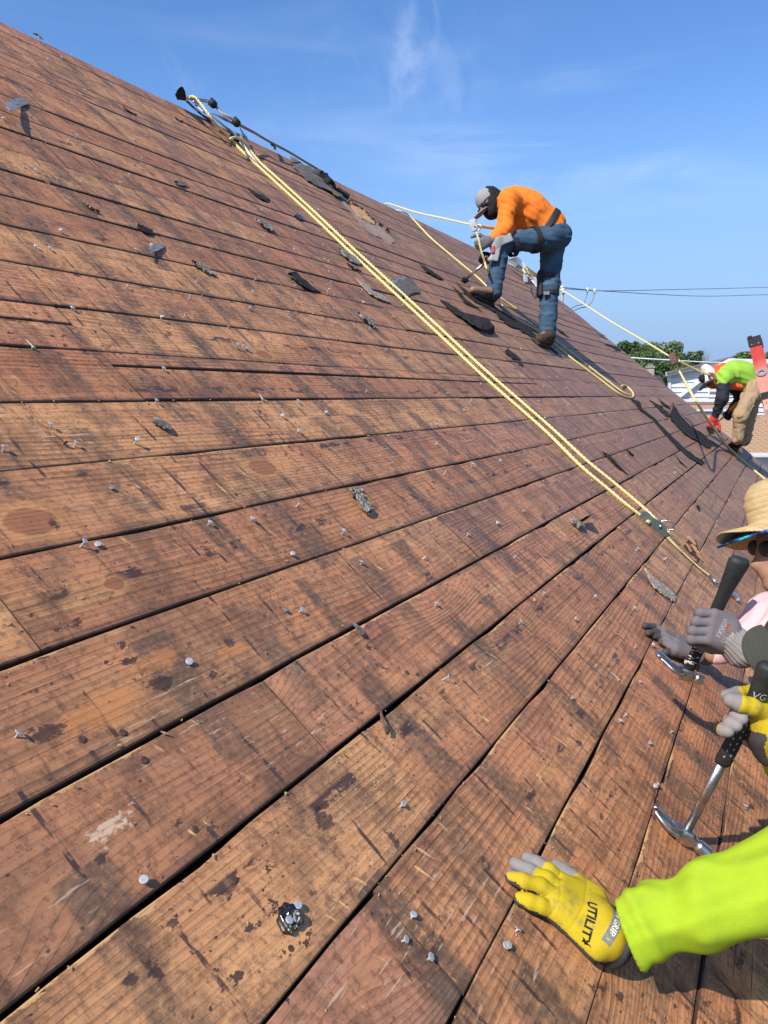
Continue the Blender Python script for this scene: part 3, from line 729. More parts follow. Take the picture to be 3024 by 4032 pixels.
def wires():
    mt = plain('grey_power_wire', (.17, .18, .20), .6); mw = plain('white_service_wire', (.80, .80, .79), .5)
    def wire(name, pts, r, mt_, label, cat='cable'):
        P = catmull([at(*p) for p in pts], 6); b = P[0]
        tag(MB().tube(P, r, 6).obj(name, mt_, None, Matrix.Translation(b), True, b), label, cat)
    wire('service_cable', [(2440, 1406, 15), (2600, 1416, 15), (2800, 1427, 15.5), (3000, 1430, 16), (3200, 1424, 17)], .013, mw, 'thick white cable strung across in front of the trees')
    wire('power_line', [(2215, 1131, 16), (2315, 1141, 16.4), (2395, 1145, 17), (2700, 1139, 21), (3024, 1131, 26), (3400, 1118, 32)], .0085, mt, 'upper of two grey power lines crossing the sky')
    wire('power_line', [(2215, 1136, 16), (2315, 1143, 16.4), (2395, 1147, 17), (2590, 1159, 19), (2790, 1166, 22), (3024, 1160, 26), (3400, 1150, 32)], .0085, mt, 'lower sagging grey power line under the other one')
    wire('drop_wire', [(2313, 1148, 16.4), (2308, 1172, 16.4), (2296, 1196, 16.3), (2270, 1204, 16.2), (2246, 1216, 16)], .010, mt, 'left loop of drop wire hanging under the power lines')
    wire('drop_wire', [(2341, 1150, 16.5), (2333, 1184, 16.5), (2312, 1206, 16.4), (2285, 1213, 16.3), (2252, 1226, 16)], .010, mt, 'right loop of drop wire hanging under the power lines')
    # service mast just past the ridge
    p = at(2213, 1175, 15.8); g = Vector((p.x, p.y, 0)); ms = thing('service_mast', 'grey service mast with insulators standing beyond the ridge', 'mast', g)
    zt = at(2213, 1138, 15.8).z
    MB().tube([(0, 0, 0), (0, 0, zt)], .035, 10).obj('pipe', plain('galvanised_pipe', (.45, .46, .47), .45, .6), ms, smooth=True)
    for k, (x, y) in enumerate(((2212, 1131), (2216, 1141), (2219, 1151))):
        q = at(x, y, 15.75) - g
        MB().lathe([(.02, -.04), (.04, -.03), (.028, -.005), (.045, .005), (.028, .025), (.02, .04)], frame(q, c_right), 10).obj('insulator', plain('porcelain_insulator', (.52, .52, .50), .25), ms, smooth=True)
    for x, y, dd in ((2313, 1142, 16.4), (2341, 1146, 16.5)):
        q = at(x, y, dd) - g
        MB().lathe([(.018, -.05), (.03, -.03), (.03, .03), (.016, .05)], frame(q, UZ), 8).obj('connector', M_TRIM, ms, smooth=True)
wires()
# ------------------------------------------------------------------ ladder leaning on the eave
M_FIB = NT('faded_fibreglass', .6, 0, .35)
def _fib():
    t = M_FIB; c = t.coords(); z = t.sep(c)[2]; k = t.noise(c, 9, 4, .6); k2 = t.noise(t.xyz(t.mul(t.sep(c)[0], 40.), t.mul(t.sep(c)[1], 40.), t.mul(z, 3.)), 1., 3, .6)
    worn = t.mix(t.add(t.mul(k, .5), t.mul(k2, .5)), (.50, .20, .14), (.72, .36, .28))
    red = t.mix(k2, (.45, .035, .03), (.60, .07, .055))
    t.base(t.mix(t.step(t.add(z, t.mul(t.add(k, -.5), .10)), -.23, -.10), worn, red)); t.m.name = 'faded_fibreglass'
_fib(); M_FIB = M_FIB.m; M_FIBW = plain('faded_pink_fibreglass', (.62, .30, .225), .6, var=.18, scale=14)
M_ALU = plain('dull_aluminium', (.46, .46, .46), .42, .85, var=.15, scale=30)
M_BLACKPL = plain('black_plastic', (.022, .022, .024), .5, var=.3, scale=40)
M_STEEL = plain('worn_steel', (.50, .50, .50), .33, 1.0, var=.3, scale=60, bump=.15)
M_GALV = plain('galvanised_nail', (.50, .50, .49), .42, .35, var=.2, scale=200)
M_DULL = plain('dull_nail', (.26, .24, .22), .6, .3, var=.3, scale=200)
M_RUST = plain('rusty_nail', (.13, .075, .05), .7, .5, var=.4, scale=200)
def ladder():
    dr = Vector((0, math.cos(R(75)), math.sin(R(75))))
    best = None
    for i in range(200):
        d = 2.0 + i * .015; T = at(2972, 1345, d); k = (EAVE_V * math.cos(PITCH) - (T.y)) / dr.y
        w = uvw(T + dr * k)[2] + 0; v = uvw(T + dr * k)[1]
        s = abs(w - .06)
        if best is None or s < best[0]: best = (s, d, T, w)
    _, d, T, w = best
    T = at(2972, 1345, d)
    len_fly = 3.2; foot_k = -T.z / dr.z
    foot = T + dr * foot_k
    ld = thing('extension_ladder', 'faded red fibreglass extension ladder leaning up past the eave', 'ladder', foot)
    X = Vector((1, 0, 0)); fr = frame((0, 0, 0), dr, X)          # local: x along X, z up the ladder, y = z cross x
    Y = Vector(fr.col[1][:3])
    def rail(name, top, bot, x, dep, flange, side, mt=None):
        L = (top - bot).length; mid = (top + bot) / 2 - top
        m_ = MB(); th = .004
        sh = Y * 0
        def bx(cx, cy, sx, sy):
            m_.box(X * cx + Y * cy + dr * (-L / 2), (sx, sy, L), fr.to_3x3())
        bx(0, 0, th, dep); bx(side * flange / 2, dep / 2 - th / 2, flange - th, th); bx(side * flange / 2, -dep / 2 + th / 2, flange - th, th)
        # keep texture height measured from the rail's own top
        V = []
        inv = fr.to_3x3().inverted()
        m_.V = [tuple(inv @ Vector(v)) for v in m_.V]
        M = fr.copy(); M.translation = top + X * x - foot
        return m_.obj(name, mt or M_FIB, ld, M)
    gapx = .40
    # fly section (upper), base section (lower, outside, its top 0.9 m further down)
    flyb = T - dr * len_fly; base_top = at(2984, 1562, d)
    base_top = T - dr * ((T - base_top).dot(dr)) - Y * 0
    for x, side in ((0.0, 1), (gapx, -1)):
        r_ = rail('fly_rail', T, flyb, x, .070, .030, side)
        inv = fr.to_3x3().inverted()
        c = MB(); c.box((side * .012, 0, .004), (.040, .078, .058)); c.box((side * -.006, .022, .036), (.012, .026, .012)); c.obj('end_cap', M_BLACKPL, r_)
        for k in range(2): MB().tube([(side * -.009, -.02 + k * .04, -.014), (side * .012, -.02 + k * .04, -.014)], .004, 8).obj('rivet', M_ALU, r_)
    for x, side in ((-.030, 1), (gapx + .030, -1)):
        r_ = rail('base_rail', base_top - Y * .012, -dr * .02 + foot + Vector((0, 0, .02)) - Y * .012, x, .082, .034, side, M_FIBW)
        c = MB(); c.box((side * .010, 0, 0), (.044, .088, .036)); c.obj('end_cap', M_BLACKPL, r_)
        for k in range(2): MB().tube([(side * -.008, -.022 + k * .044, -.045), (side * .01, -.022 + k * .044, -.045)], .0045, 8).obj('rivet', M_ALU, r_)
        pl = MB().box((side * -.004, 0, -.125), (.004, .074, .072)).obj('bracket_plate', M_ALU, r_)
        mk = MB()
        for k in range(4): mk.tube([(side * -.007, -.028 + (k % 2) * .056, -.098 - (k // 2) * .054), (side * -.003, -.028 + (k % 2) * .056, -.098 - (k // 2) * .054)], .003, 8)
        mk.obj('rivet', M_STEEL, pl)
    Lb = (base_top - foot).length
    def rung(p, x0, x1):
        M = fr.copy(); M.translation = p - foot
        m_ = MB(); ring = []
        for xx, rad in ((x0, .0), (x0, .021), (x1, .021), (x1, .0)):
            ring.append((xx, rad))
        n = 14; V = []; Fc = []
        for xx in (x0 - .006, x1 + .006):
            for s_ in (1.0, .62):
                for k in range(n):
                    q = 2 * math.pi * k / n; V.append((xx, math.cos(q) * .024 * s_, math.sin(q) * .0175 * s_))
        for k in range(n):
            k2 = (k + 1) % n
            Fc += [(k, k2, 2 * n + k2, 2 * n + k), (n + k, 3 * n + k, 3 * n + k2, n + k2), (k, n + k, n + k2, k2), (2 * n + k, 2 * n + k2, 3 * n + k2, 3 * n + k)]
        # flared collar at each end
        m_.add(V, Fc)
        o = m_.obj('rung', M_ALU, ld, M)
        for xx in (x0, x1):
            V = []; Fc = []
            for dx in (-.005, .005):
                for s_ in (1.32, .80):
                    for k in range(n):
                        q = 2 * math.pi * k / n; V.append((xx + dx, math.cos(q) * .024 * s_, math.sin(q) * .0175 * s_))
            for k in range(n):
                k2 = (k + 1) % n
                Fc += [(k, k2, 2 * n + k2, 2 * n + k), (n + k, 3 * n + k, 3 * n + k2, n + k2), (k, n + k, n + k2, k2), (2 * n + k, 2 * n + k2, 3 * n + k2, 3 * n + k)]
            MB().add(V, Fc).obj('collar', M_ALU, o)
        return o
    k0 = (T - at(2998, 1466, d)).dot(dr)
    for i in range(10): rung(T - dr * (k0 + .305 * i), -.004, gapx + .004)
    for i in range(9): rung(foot + dr * (.3 + .305 * i) - Y * .012, -.034, gapx + .034)
    return d
LADDER_D = ladder()

# ------------------------------------------------------------------ ropes: three laid strands
def rope_mat(name, c0, c1):
    t = NT(name, .45, 0, .5); c = t.coords(); k = t.noise(c, 240, 3, .6); k2 = t.noise(c, 12, 3, .6)
    t.base(t.mix(t.add(t.mul(k, .6), t.mul(k2, .4)), c0, c1)); t.bump(t.noise(c, 420, 2, .6), .4, .001); return t.m
M_ROPE = rope_mat('yellow_poly_rope', (.58, .47, .16), (.82, .72, .34))
M_ROPE2 = rope_mat('dusty_yellow_rope', (.42, .34, .12), (.70, .60, .27))
M_GREYROPE = rope_mat('weathered_cord', (.24, .20, .17), (.40, .34, .29))
def rope(name, pts, label, cat='rope', rad=.008, pitch=.075, mats=None, per=10, parent=None, group=None, base=None, sides=7, step=None):
    P = resample(catmull(pts, per), step or pitch / 12); own = P[0] if base is None else Vector(base)
    m_ = MB(); strands = [[] for _ in range(3)]; a = None; acc = 0.0; rs_ = rad * .475
    for i, p in enumerate(P):
        t = (P[min(i + 1, len(P) - 1)] - P[max(i - 1, 0)]).normalized()
        if a is None: a = NW.copy()
        a = (a - t * a.dot(t)).normalized(); b = t.cross(a)
        if i: acc += (P[i] - P[i - 1]).length
        for k in range(3):
            q = 2 * math.pi * (acc / pitch + k / 3); strands[k].append(p + (a * math.cos(q) + b * math.sin(q)) * (rad * .56))
    for s_ in strands: m_.tube(s_, rs_, sides)
    mw = Matrix.Translation(own) if parent is None else None
    o = m_.obj(name, mats or M_ROPE, parent, mw, True, own)
    if parent is None: tag(o, label, cat, group)
    return o
def on(x, y, w=.009): return RP(x, y, w)
# the long line from the ridge anchor, running doubled down the slope
top = at(738, 392, CAM_W * 0 + 5.35)
rope('main_rope', [RP(735, 394, .03), RP(742, 385, .09), RP(760, 380, .12), RP(778, 394, .12), RP(800, 421, .11), RP(829, 462, .09), RP(863, 503, .06), RP(892, 532, .035), on(921, 561), on(969, 609)] + [on(x, y, .010) for x, y in ((1042, 677), (1112, 741), (1234, 853), (1393, 1005), (1693, 1283), (1909, 1487), (2143, 1693), (2288, 1836), (2398, 1929), (2470, 1990), (2538, 2042))] + [RP(2556, 2056, .018)],
     'yellow twisted rope running from the ridge anchor to the grey rope grab', rad=.0089)
rope('rope_tail', [RP(905, 548, .06), RP(925, 541, .08), RP(945, 548, .06), RP(975, 580, .03), on(1018, 632)] + [on(x, y, .010) for x, y in ((1060, 672), (1125, 730), (1247, 842), (1407, 993), (1708, 1269), (1926, 1471), (2161, 1676), (2312, 1815), (2422, 1905), (2530, 1996))] + [on(2590, 2054), on(2634, 2098, .012)],
     'yellow rope lying alongside the main line, ending in a cut end on the boards', rad=.0089)
tag(MB().tube([RP(948, 560, .045), RP(985, 610, .030), on(1018, 650, .014)], .0095, 8).obj('rope_sleeve', plain('dirty_white_sleeve', (.62, .58, .52), .6), None, None, True), 'dirty white plastic sleeve round the rope below the ridge', 'sleeve')
# the line of the worker in orange
W_ORANGE_D = 6.75
g1 = at(1868, 887, 6.45)
rope('lifeline', [RP(1520, 806, .0), RP(1530, 802, .02), at(1640, 836, 7.6), at(1760, 862, 7.0), g1], 'taut yellow lifeline from the ridge to the orange worker\'s rope grab', rad=.009)
rope('lifeline_tail', [g1, at(1882, 935, 6.42), at(1895, 990, 6.42), at(1908, 1030, 6.45), at(1922, 1075, 6.52), RP(1935, 1120, .02), RP(1960, 1180, .012), RP(2000, 1224, .010), RP(2060, 1272, .010), RP(2110, 1300, .010), RP(2170, 1345, .010), RP(2260, 1418, .010), RP(2360, 1492, .010), RP(2440, 1552, .010), RP(2478, 1566, .010), RP(2494, 1560, .012), RP(2488, 1540, .012), RP(2463, 1518, .012), RP(2448, 1519, .03)],
     'slack yellow rope hanging from the orange worker\'s grab and lying down the slope', rad=.009)
rope('slack_rope', [RP(1560, 828, .006), RP(1585, 834, .03), RP(1610, 848, .03), RP(1650, 888, .015), RP(1700, 940, .011), RP(1770, 1000, .011), RP(1830, 1050, .011), RP(1890, 1100, .010), RP(1930, 1140, .010), RP(1970, 1172, .010), RP(2010, 1200, .010), RP(2062, 1238, .010), RP(2120, 1284, .010), RP(2180, 1334, .010), RP(2290, 1420, .010), RP(2380, 1490, .010), RP(2452, 1544, .012), RP(2484, 1556, .022)],
     'slack yellow rope snaking down from the ridge under the orange worker\'s boots', rad=.009)
# the line of the worker in lime green
g2 = at(2652, 1412, 8.6)
rope('lifeline', [RP(2068, 1072, .10), at(2100, 1092, 11.2), at(2225, 1150, 10.6), at(2400, 1262, 9.7), at(2540, 1344, 9.1), g2], 'taut yellow lifeline from the white anchor wrap to the green worker\'s rope grab', rad=.0105, sides=6)
rope('lifeline_tail', [g2, at(2680, 1470, 8.5), RP(2740, 1578, .42), RP(2800, 1672, .20), RP(2860, 1752, .06), RP(2930, 1818, .014), RP(3010, 1885, .012), RP(3050, 1922, .012), RP(3090, 1955, .012)], 'yellow rope dropping from the green worker\'s grab past the ladder', rad=.0115)
rope('anchor_knot', [RP(2058, 1068, .05), RP(2075, 1060, .16), RP(2098, 1082, .12), RP(2070, 1076, .18), RP(2062, 1056, .16), RP(2085, 1078, .14)], 'knotted yellow rope end on the white anchor wrap', rad=.0105, sides=6)
# weathered cord along the ridge
rope('weathered_cord', [RP(838, 404, .10), RP(872, 442, .12), RP(918, 470, .13), RP(945, 492, .12), RP(1000, 522, .09), RP(1065, 560, .08), RP(1140, 600, .06), RP(1220, 648, .05), RP(1290, 690, .02)],
     'weathered grey cord strung along the ridge', 'cord', rad=.010, pitch=.07, mats=M_GREYROPE, sides=6)

# rope grabs and lanyards
def grab(name, p, ax, label, mt, L=.10, fl=1.0):
    M = frame(p, ax, NW); t = thing(name, label, 'rope grab', mw=M)
    b = MB(); n = 14; prof = [(-.030, -.5), (-.034, -.2), (-.026, .15), (-.032, .45), (-.012, .52), (.010, .50), (.028, .36), (.034, .05), (.024, -.15), (.030, -.42), (.008, -.52)]
    V = []; K = len(prof)
    for th in (-.011, .011): V += [(x * fl, th, z * L) for x, z in prof]
    b.add(V, [tuple(range(K)), tuple(range(2 * K - 1, K - 1, -1))] + [(i, i + K, (i + 1) % K + K, (i + 1) % K) for i in range(K)])
    b.obj('body', mt, t)
    MB().tube([(.012, -.018, .018 * L / .1), (.012, .018, .018 * L / .1)], .008, 12).obj('pin', M_STEEL, t, smooth=True)
    cur = [(.030, 0, L * .1), (.052, 0, L * .22), (.058, 0, L * .42), (.040, 0, L * .55), (.022, 0, L * .45)]
    MB().tube(catmull(cur, 5), .005, 8).obj('lever', M_STEEL, t, smooth=True)
    return t
grab('rope_grab', at(1866, 886, 6.43), at(1874, 915, 6.43) - at(1862, 862, 6.43), 'silver rope grab hanging in front of the orange worker', M_ALU, .10)
grab('rope_grab', at(2652, 1412, 8.58), at(2662, 1440, 8.5) - at(2644, 1385, 8.6), 'brown rope grab on the green worker\'s lifeline', plain('brown_grab', (.16, .085, .06), .5, .4), .15, 1.2)
grab('rope_grab', RP(2576, 2062, .022), RP(2604, 2085, .022) - RP(2546, 2038, .022), 'grey-green rope grab lying on the boards at the rope\'s end', plain('grey_green_grab', (.13, .16, .15), .45, .5), .16, .8)
M_WEB = plain('yellow_webbing', (.52, .42, .16), .7, var=.25, scale=120, bump=.3)
def strap(name, pts, wid, th, mt, label=None, cat=None, parent=None, base=None, ref=None, mid=6):
    P = catmull(pts, mid); b = P[0] if base is None else Vector(base)
    m_ = MB().tube(P, wid / 2, 8, True, th / wid, ref)
    o = m_.obj(name, mt, parent, Matrix.Translation(b) if parent is None else None, True, b)
    if label: tag(o, label, cat)
    return o
def lanyard():
    p = RP(2608, 2088, .014); t = thing('lanyard', 'yellow webbing lanyard with clips leading from the grab toward the straw hat worker', 'lanyard', p)
    strap('webbing', [RP(2606, 2086, .014), RP(2625, 2106, .014), RP(2680, 2165, .010), RP(2740, 2222, .008), RP(2790, 2262, .012), RP(2822, 2287, .018)], .022, .006, M_WEB, parent=t, base=p, ref=D2)
    strap('webbing', [RP(2604, 2092, .010), RP(2640, 2130, .008), RP(2690, 2178, .006)], .014, .004, M_ROPE2, parent=t, base=p, ref=D2)
    MB().tube(catmull([RP(2796, 2266, .02), RP(2812, 2286, .02), RP(2826, 2297, .02), RP(2836, 2292, .02)], 4), .007, 8).obj('hook', M_STEEL, t, None, True, p)
    MB().tube(catmull([RP(2866, 2324, .02), RP(2880, 2334, .022), RP(2900, 2350, .02), RP(2908, 2366, .012)], 4), .013, 8).obj('clip', M_ALU, t, None, True, p)
    MB().tube([RP(2824, 2290, .018), RP(2870, 2328, .018)], .006, 6).obj('hook_shank', M_STEEL, t, None, True, p)
lanyard()
strap('lanyard', [at(1874, 886, 6.44), at(1895, 890, 6.45), at(1925, 895, 6.5), at(1952, 899, 6.55), at(1990, 915, 6.6)], .030, .010, M_WEB, 'short yellow and grey lanyard between the grab and the orange worker', 'lanyard')
strap('lanyard', [at(2656, 1413, 8.58), at(2690, 1430, 8.62), at(2740, 1455, 8.7), at(2790, 1475, 8.75), at(2840, 1478, 8.8)], .026, .008, M_WEB, 'yellow lanyard from the brown grab to the green worker\'s back', 'lanyard')
# ------------------------------------------------------------------ torn felt and shingle scraps left on the boards
def felt_mat():
    t = NT('torn_roofing_felt', .92, 0, .12); c = t.coords(); k = t.noise(c, 30, 5, .65); k2 = t.noise(c, 150, 3, .6)
    col = t.mix(t.step(k, .35, .7), (.013, .012, .012), (.046, .042, .039)); col = t.mix(t.mul(t.step(k2, .62, .72), .5), col, (.16, .15, .14))
    t.base(col); t.bump(t.add(k, t.mul(k2, .4)), .5, .003); return t.m
def granule_mat(name, c0, c1, c2, lit=.62):
    t = NT(name, .8, 0, .4); c = t.coords(); v = t.sep(t.voro(c, 330, out='Color'))[0]; d = t.voro(c, 330)
    k = t.noise(c, 25, 3, .6)
    col = t.mix(t.step(v, .2, .5), c0, c1); col = t.mix(t.mul(t.step(v, lit, lit + .1), t.step(k, .3, .55)), col, c2)
    t.base(col); t.bump(t.mul(d, -1.0), .8, .003); return t.m
M_FELT = felt_mat()
M_GRAN = granule_mat('dark_shingle_granules', (.030, .027, .025), (.13, .115, .095), (.52, .47, .38))
M_GRANP = granule_mat('pale_shingle_granules', (.10, .085, .065), (.33, .27, .20), (.52, .44, .34), .5)
M_GREYFELT = plain('grey_shingle_back', (.125, .112, .102), .9, var=.35, scale=50, bump=.3, spec=.15)
M_LEAD = plain('grey_flashing', (.27, .265, .26), .55, .3, var=.2, scale=25)
M_TARBLACK = NT('shiny_tar', .22, 0, .6); M_TARBLACK.base((.012, .011, .011)); M_TARBLACK = M_TARBLACK.m
M_RAW = plain('raw_splintered_wood', (.50, .29, .13), .8, var=.35, scale=90, bump=.4)
M_ROT = plain('rotten_red_wood', (.30, .145, .080), .9, var=.4, scale=70, bump=.6)
def scrap(name, label, cat, secs, mt, th=.003, nc=4, rag=.05, seed=0, sub=3, bow=0.0, group=None, own=True, parent=None):
    """secs: (x0, y0, x1, y1, lift0, lift1) cross-sections in photo pixels, joined along their length"""
    s_hi = max([x for s in secs for x in s[4:]] + [0])
    rs = random.Random(seed or hash(label) % 9999 if False else seed + len(label)); G = []
    pts = []
    for s in secs:
        x0, y0, x1, y1 = s[:4]; kk = 1.0 if (not own or name in ('felt_sheet', 'felt_flap', 'shingle_tab', 'shiny_strip', 'flashing_scrap') or 'square' in label) else .74
        xm, ym = (x0 + x1) / 2, (y0 + y1) / 2; x0, y0, x1, y1 = xm + (x0 - xm) * kk, ym + (y0 - ym) * kk, xm + (x1 - xm) * kk, ym + (y1 - ym) * kk; l0 = s[4] if len(s) > 4 else .004; l1 = s[5] if len(s) > 5 else l0
        a = uv(x0, y0, l0); b = uv(x1, y1, l1); pts.append((Vector((*a, l0)), Vector((*b, l1))))
    A = [p[0] for p in pts]; B = [p[1] for p in pts]; A2 = []; B2 = []
    for i in range(len(A) - 1):
        for q in range(sub):
            f = q / sub; ca = catmull(A, sub)[i * sub + q]; cb = catmull(B, sub)[i * sub + q]
            A2.append(A[i].lerp(A[i + 1], f).lerp(ca, .4)); B2.append(B[i].lerp(B[i + 1], f).lerp(cb, .4))
    A = A2 + [A[-1]]; B = B2 + [B[-1]]
    o = sum((a + b for a, b in zip(A, B)), Vector()) / (2 * len(A)); o.z = 0
    V = []; Fc = []; n = len(A)
    for i in range(n):
        w = (B[i] - A[i]); wl = w.length
        for k in range(nc + 1):
            f = k / nc
            if k in (0, nc): f += rs.uniform(-rag, rag) * 1.8
            p = A[i] + w * f - o; p.z = p.z * (1.0 if (s_hi > .045 or not own) else .55) + rs.uniform(-.0012, .0012); p.z += bow * wl * math.sin(math.pi * f) + rs.uniform(-.0006, .0006)
            if i in (0, n - 1): p += (A[1] - A[0] if i == 0 else A[-1] - A[-2]) * rs.uniform(-.45, .3)
            p.z = max(p.z, .0015); V.append(p)
    N = len(V); V += [v + Vector((0, 0, th)) for v in V]; K = nc + 1
    for i in range(n - 1):
        for k in range(nc):
            q = (i * K + k, i * K + k + 1, (i + 1) * K + k + 1, (i + 1) * K + k); Fc.append(tuple(j + N for j in q)); Fc.append(q[::-1])
        for k, fl in ((0, 1), (nc, 0)):
            q = (i * K + k, (i + 1) * K + k, (i + 1) * K + k + N, i * K + k + N); Fc.append(q if fl == 0 else q[::-1])
    for i, fl in ((0, 0), (n - 1, 1)):
        for k in range(nc):
            q = (i * K + k, i * K + k + 1, i * K + k + 1 + N, i * K + k + N); Fc.append(q if fl == 0 else q[::-1])
    me = pymesh(name, V, Fc)
    bm = bmesh.new(); bm.from_mesh(me); bmesh.ops.recalc_face_normals(bm, faces=bm.faces); bm.to_mesh(me); bm.free()
    if parent is not None: return link(name, me, mt, parent, Matrix.Translation(o))
    ob = link(name, me, mt, None, RM @ Matrix.Translation(o))
    return tag(ob, label, cat, group)
def Z(ox, oy, s, *pts): return [(ox + x / s, oy + y / s) for x, y in pts]
FE, GR, GP, GF = M_FELT, M_GRAN, M_GRANP, M_GREYFELT
scrap('flashing_scrap', 'bent grey metal flashing piece with one nail hole, high on the left', 'metal scrap', [(20, 418, 40, 440, .045, .05), (30, 402, 62, 432, .03, .035), (62, 388, 85, 420, .012, .012), (88, 384, 110, 410, .004)], M_LEAD, .002, 5, .01, 1)
scrap('felt_flap', 'pointed black felt flap standing up on the ridge beside the rope', 'felt scrap', [(698, 392, 735, 398, .004), (690, 372, 732, 375, .06), (700, 352, 728, 360, .10), (713, 341, 720, 344, .13)], FE, .003, 4, .02, 2)
scrap('shingle_scrap', 'small granule clump on the ridge at the far upper left', 'shingle scrap', [(128, 124, 132, 134, .006, .003), (146, 130, 143, 140, .014, .004), (160, 142, 158, 152, .008, .003), (170, 152, 168, 158, .004)], GR, .006, 3, .1, 3)
scrap('shingle_scrap', 'thin dark scrap lying between two gaps high on the left', 'shingle scrap', [(486, 420, 490, 428, .008, .003), (505, 432, 502, 440, .012, .004), (520, 440, 517, 446, .010, .003), (540, 452, 534, 454, .003)], FE, .004, 3, .1, 4)
scrap('shingle_scrap', 'pale grey torn scrap just below the black ridge flap', 'shingle scrap', [(692, 458, 694, 464, .02, .004), (706, 470, 702, 474, .006), (722, 474, 718, 478, .006, .003)], GF, .003, 3, .1, 5)
scrap('shingle_scrap', 'grey curled scrap above the upper left twig of granules', 'shingle scrap', [(690, 706, 688, 718, .02, .006), (712, 708, 706, 728, .012), (742, 712, 734, 736, .02, .01)], GF, .003, 4, .06, 6)
scrap('shingle_scrap', 'twig-like strip of granules in the middle of the upper left boards', 'shingle scrap', [(328, 790, 332, 796, .012, .004), (345, 800, 342, 808, .016, .004), (365, 816, 360, 824, .014, .004), (394, 832, 388, 838, .006, .003)], GR, .007, 3, .12, 7)
scrap('felt_scrap', 'black felt rectangle bridging a gap, left of centre high up', 'felt scrap', [(548, 870, 545, 895, .022, .01), (575, 884, 566, 908, .018), (604, 900, 602, 926, .010, .008)], FE, .003, 4, .05, 8)
scrap('flashing_scrap', 'curled grey metal scrap below the black felt rectangle', 'metal scrap', [(588, 978, 600, 986, .035, .03), (600, 958, 620, 980, .02), (628, 952, 640, 974, .012), (645, 958, 650, 970, .008)], M_LEAD, .002, 4, .03, 9)
scrap('shingle_scrap', 'dark torn strip with granules and two nails, below the curled grey scrap', 'shingle scrap', [(758, 1014, 766, 1030, .03, .01), (778, 1030, 775, 1044, .012), (806, 1042, 798, 1060, .014), (830, 1062, 822, 1076, .008), (852, 1084, 848, 1090, .003)], GR, .006, 4, .1, 10)
scrap('felt_scrap', 'dart-shaped dark felt scrap left of the main rope', 'felt scrap', [(974, 736, 976, 742, .004), (1010, 756, 1000, 768, .008), (1050, 770, 1036, 788, .012), (1064, 782, 1060, 800, .006)], FE, .003, 4, .05, 11)
scrap('shingle_scrap', 'granule strip with a nail at its upper end, left of the main rope', 'shingle scrap', [(1008, 856, 1010, 864, .015, .004), (1032, 864, 1026, 878, .016), (1062, 878, 1052, 898, .012), (1080, 902, 1072, 914, .006)], GR, .006, 4, .1, 12)
scrap('tar_clump', 'oval black tar clump just left of the main rope', 'tar clump', [(1160, 846, 1162, 852, .004), (1176, 842, 1168, 862, .014, .006), (1190, 852, 1182, 868, .010, .005), (1194, 862, 1188, 868, .004)], M_TARBLACK, .007, 4, .1, 13)
scrap('felt_scrap', 'long black felt strip with a pale scuff, below a wide gap left of the rope', 'felt scrap', [(1138, 1066, 1140, 1078, .03, .01), (1168, 1062, 1155, 1094, .012, .016), (1205, 1098, 1190, 1118, .012, .02), (1240, 1134, 1226, 1142, .006, .012), (1268, 1150, 1262, 1152, .003)], FE, .003, 4, .04, 14)
scrap('shingle_scrap', 'brown granule shingle piece tucked against the left side of the main rope', 'shingle scrap', [(1338, 974, 1342, 984, .016, .006), (1360, 976, 1352, 1004, .014), (1395, 1004, 1384, 1030, .012), (1432, 1034, 1418, 1046, .006)], GR, .006, 4, .05, 15)
scrap('felt_scrap', 'slim black felt sliver below the brown granule piece', 'felt scrap', [(1366, 1030, 1370, 1036, .02, .008), (1392, 1046, 1386, 1056, .010), (1424, 1068, 1418, 1068, .003)], FE, .003, 3, .08, 16)
scrap('shingle_scrap', 'long pale speckled granule strip left of the rope, pointed at its upper end', 'shingle scrap', [(1404, 1098, 1408, 1104, .004), (1432, 1112, 1424, 1126, .010), (1470, 1140, 1458, 1158, .012), (1510, 1160, 1496, 1180, .010), (1540, 1188, 1526, 1192, .004)], GP, .005, 4, .06, 17)
scrap('shingle_scrap', 'square grey shingle with a shiny strip and a slot, right of the rope', 'shingle', [(1532, 1104, 1576, 1172, .006), (1566, 1094, 1606, 1158, .010), (1584, 1086, 1624, 1148, .010)], GF, .004, 5, .02, 18)
scrap('shingle_tab', 'darker tab overlapping the square grey shingle', 'shingle', [(1566, 1100, 1600, 1166, .018, .010), (1596, 1092, 1630, 1152, .022, .016), (1622, 1090, 1654, 1146, .016, .014)], plain('brown_grey_shingle', (.115, .10, .085), .85, var=.35, scale=220, bump=.4), .004, 5, .02, 19)
scrap('shiny_strip', 'shiny silver strip along the top of the square grey shingle', 'metal scrap', [(1530, 1110, 1536, 1122, .012), (1560, 1092, 1568, 1106, .016), (1596, 1084, 1602, 1096, .03)], M_LEAD, .001, 3, .05, 20)
scrap('shingle_scrap', 'granule clump with a nail and a thin tail, left of the rope\'s middle', 'shingle scrap', [(1414, 1228, 1416, 1238, .014, .006), (1440, 1238, 1430, 1254, .016), (1468, 1262, 1456, 1272, .014), (1476, 1282, 1468, 1286, .006), (1486, 1296, 1482, 1298, .003)], GR, .007, 4, .12, 21)
scrap('felt_sheet', 'torn black felt sheet with a raised folded corner, downslope of the orange worker', 'felt scrap', [(1736, 1182, 1738, 1188, .004), (1780, 1202, 1772, 1222, .008), (1830, 1236, 1815, 1250, .012, .014), (1880, 1246, 1850, 1274, .03, .02), (1918, 1252, 1880, 1290, .05, .03), (1946, 1286, 1916, 1302, .05, .03), (1948, 1306, 1940, 1318, .01, .006)], FE, .003, 5, .05, 22)
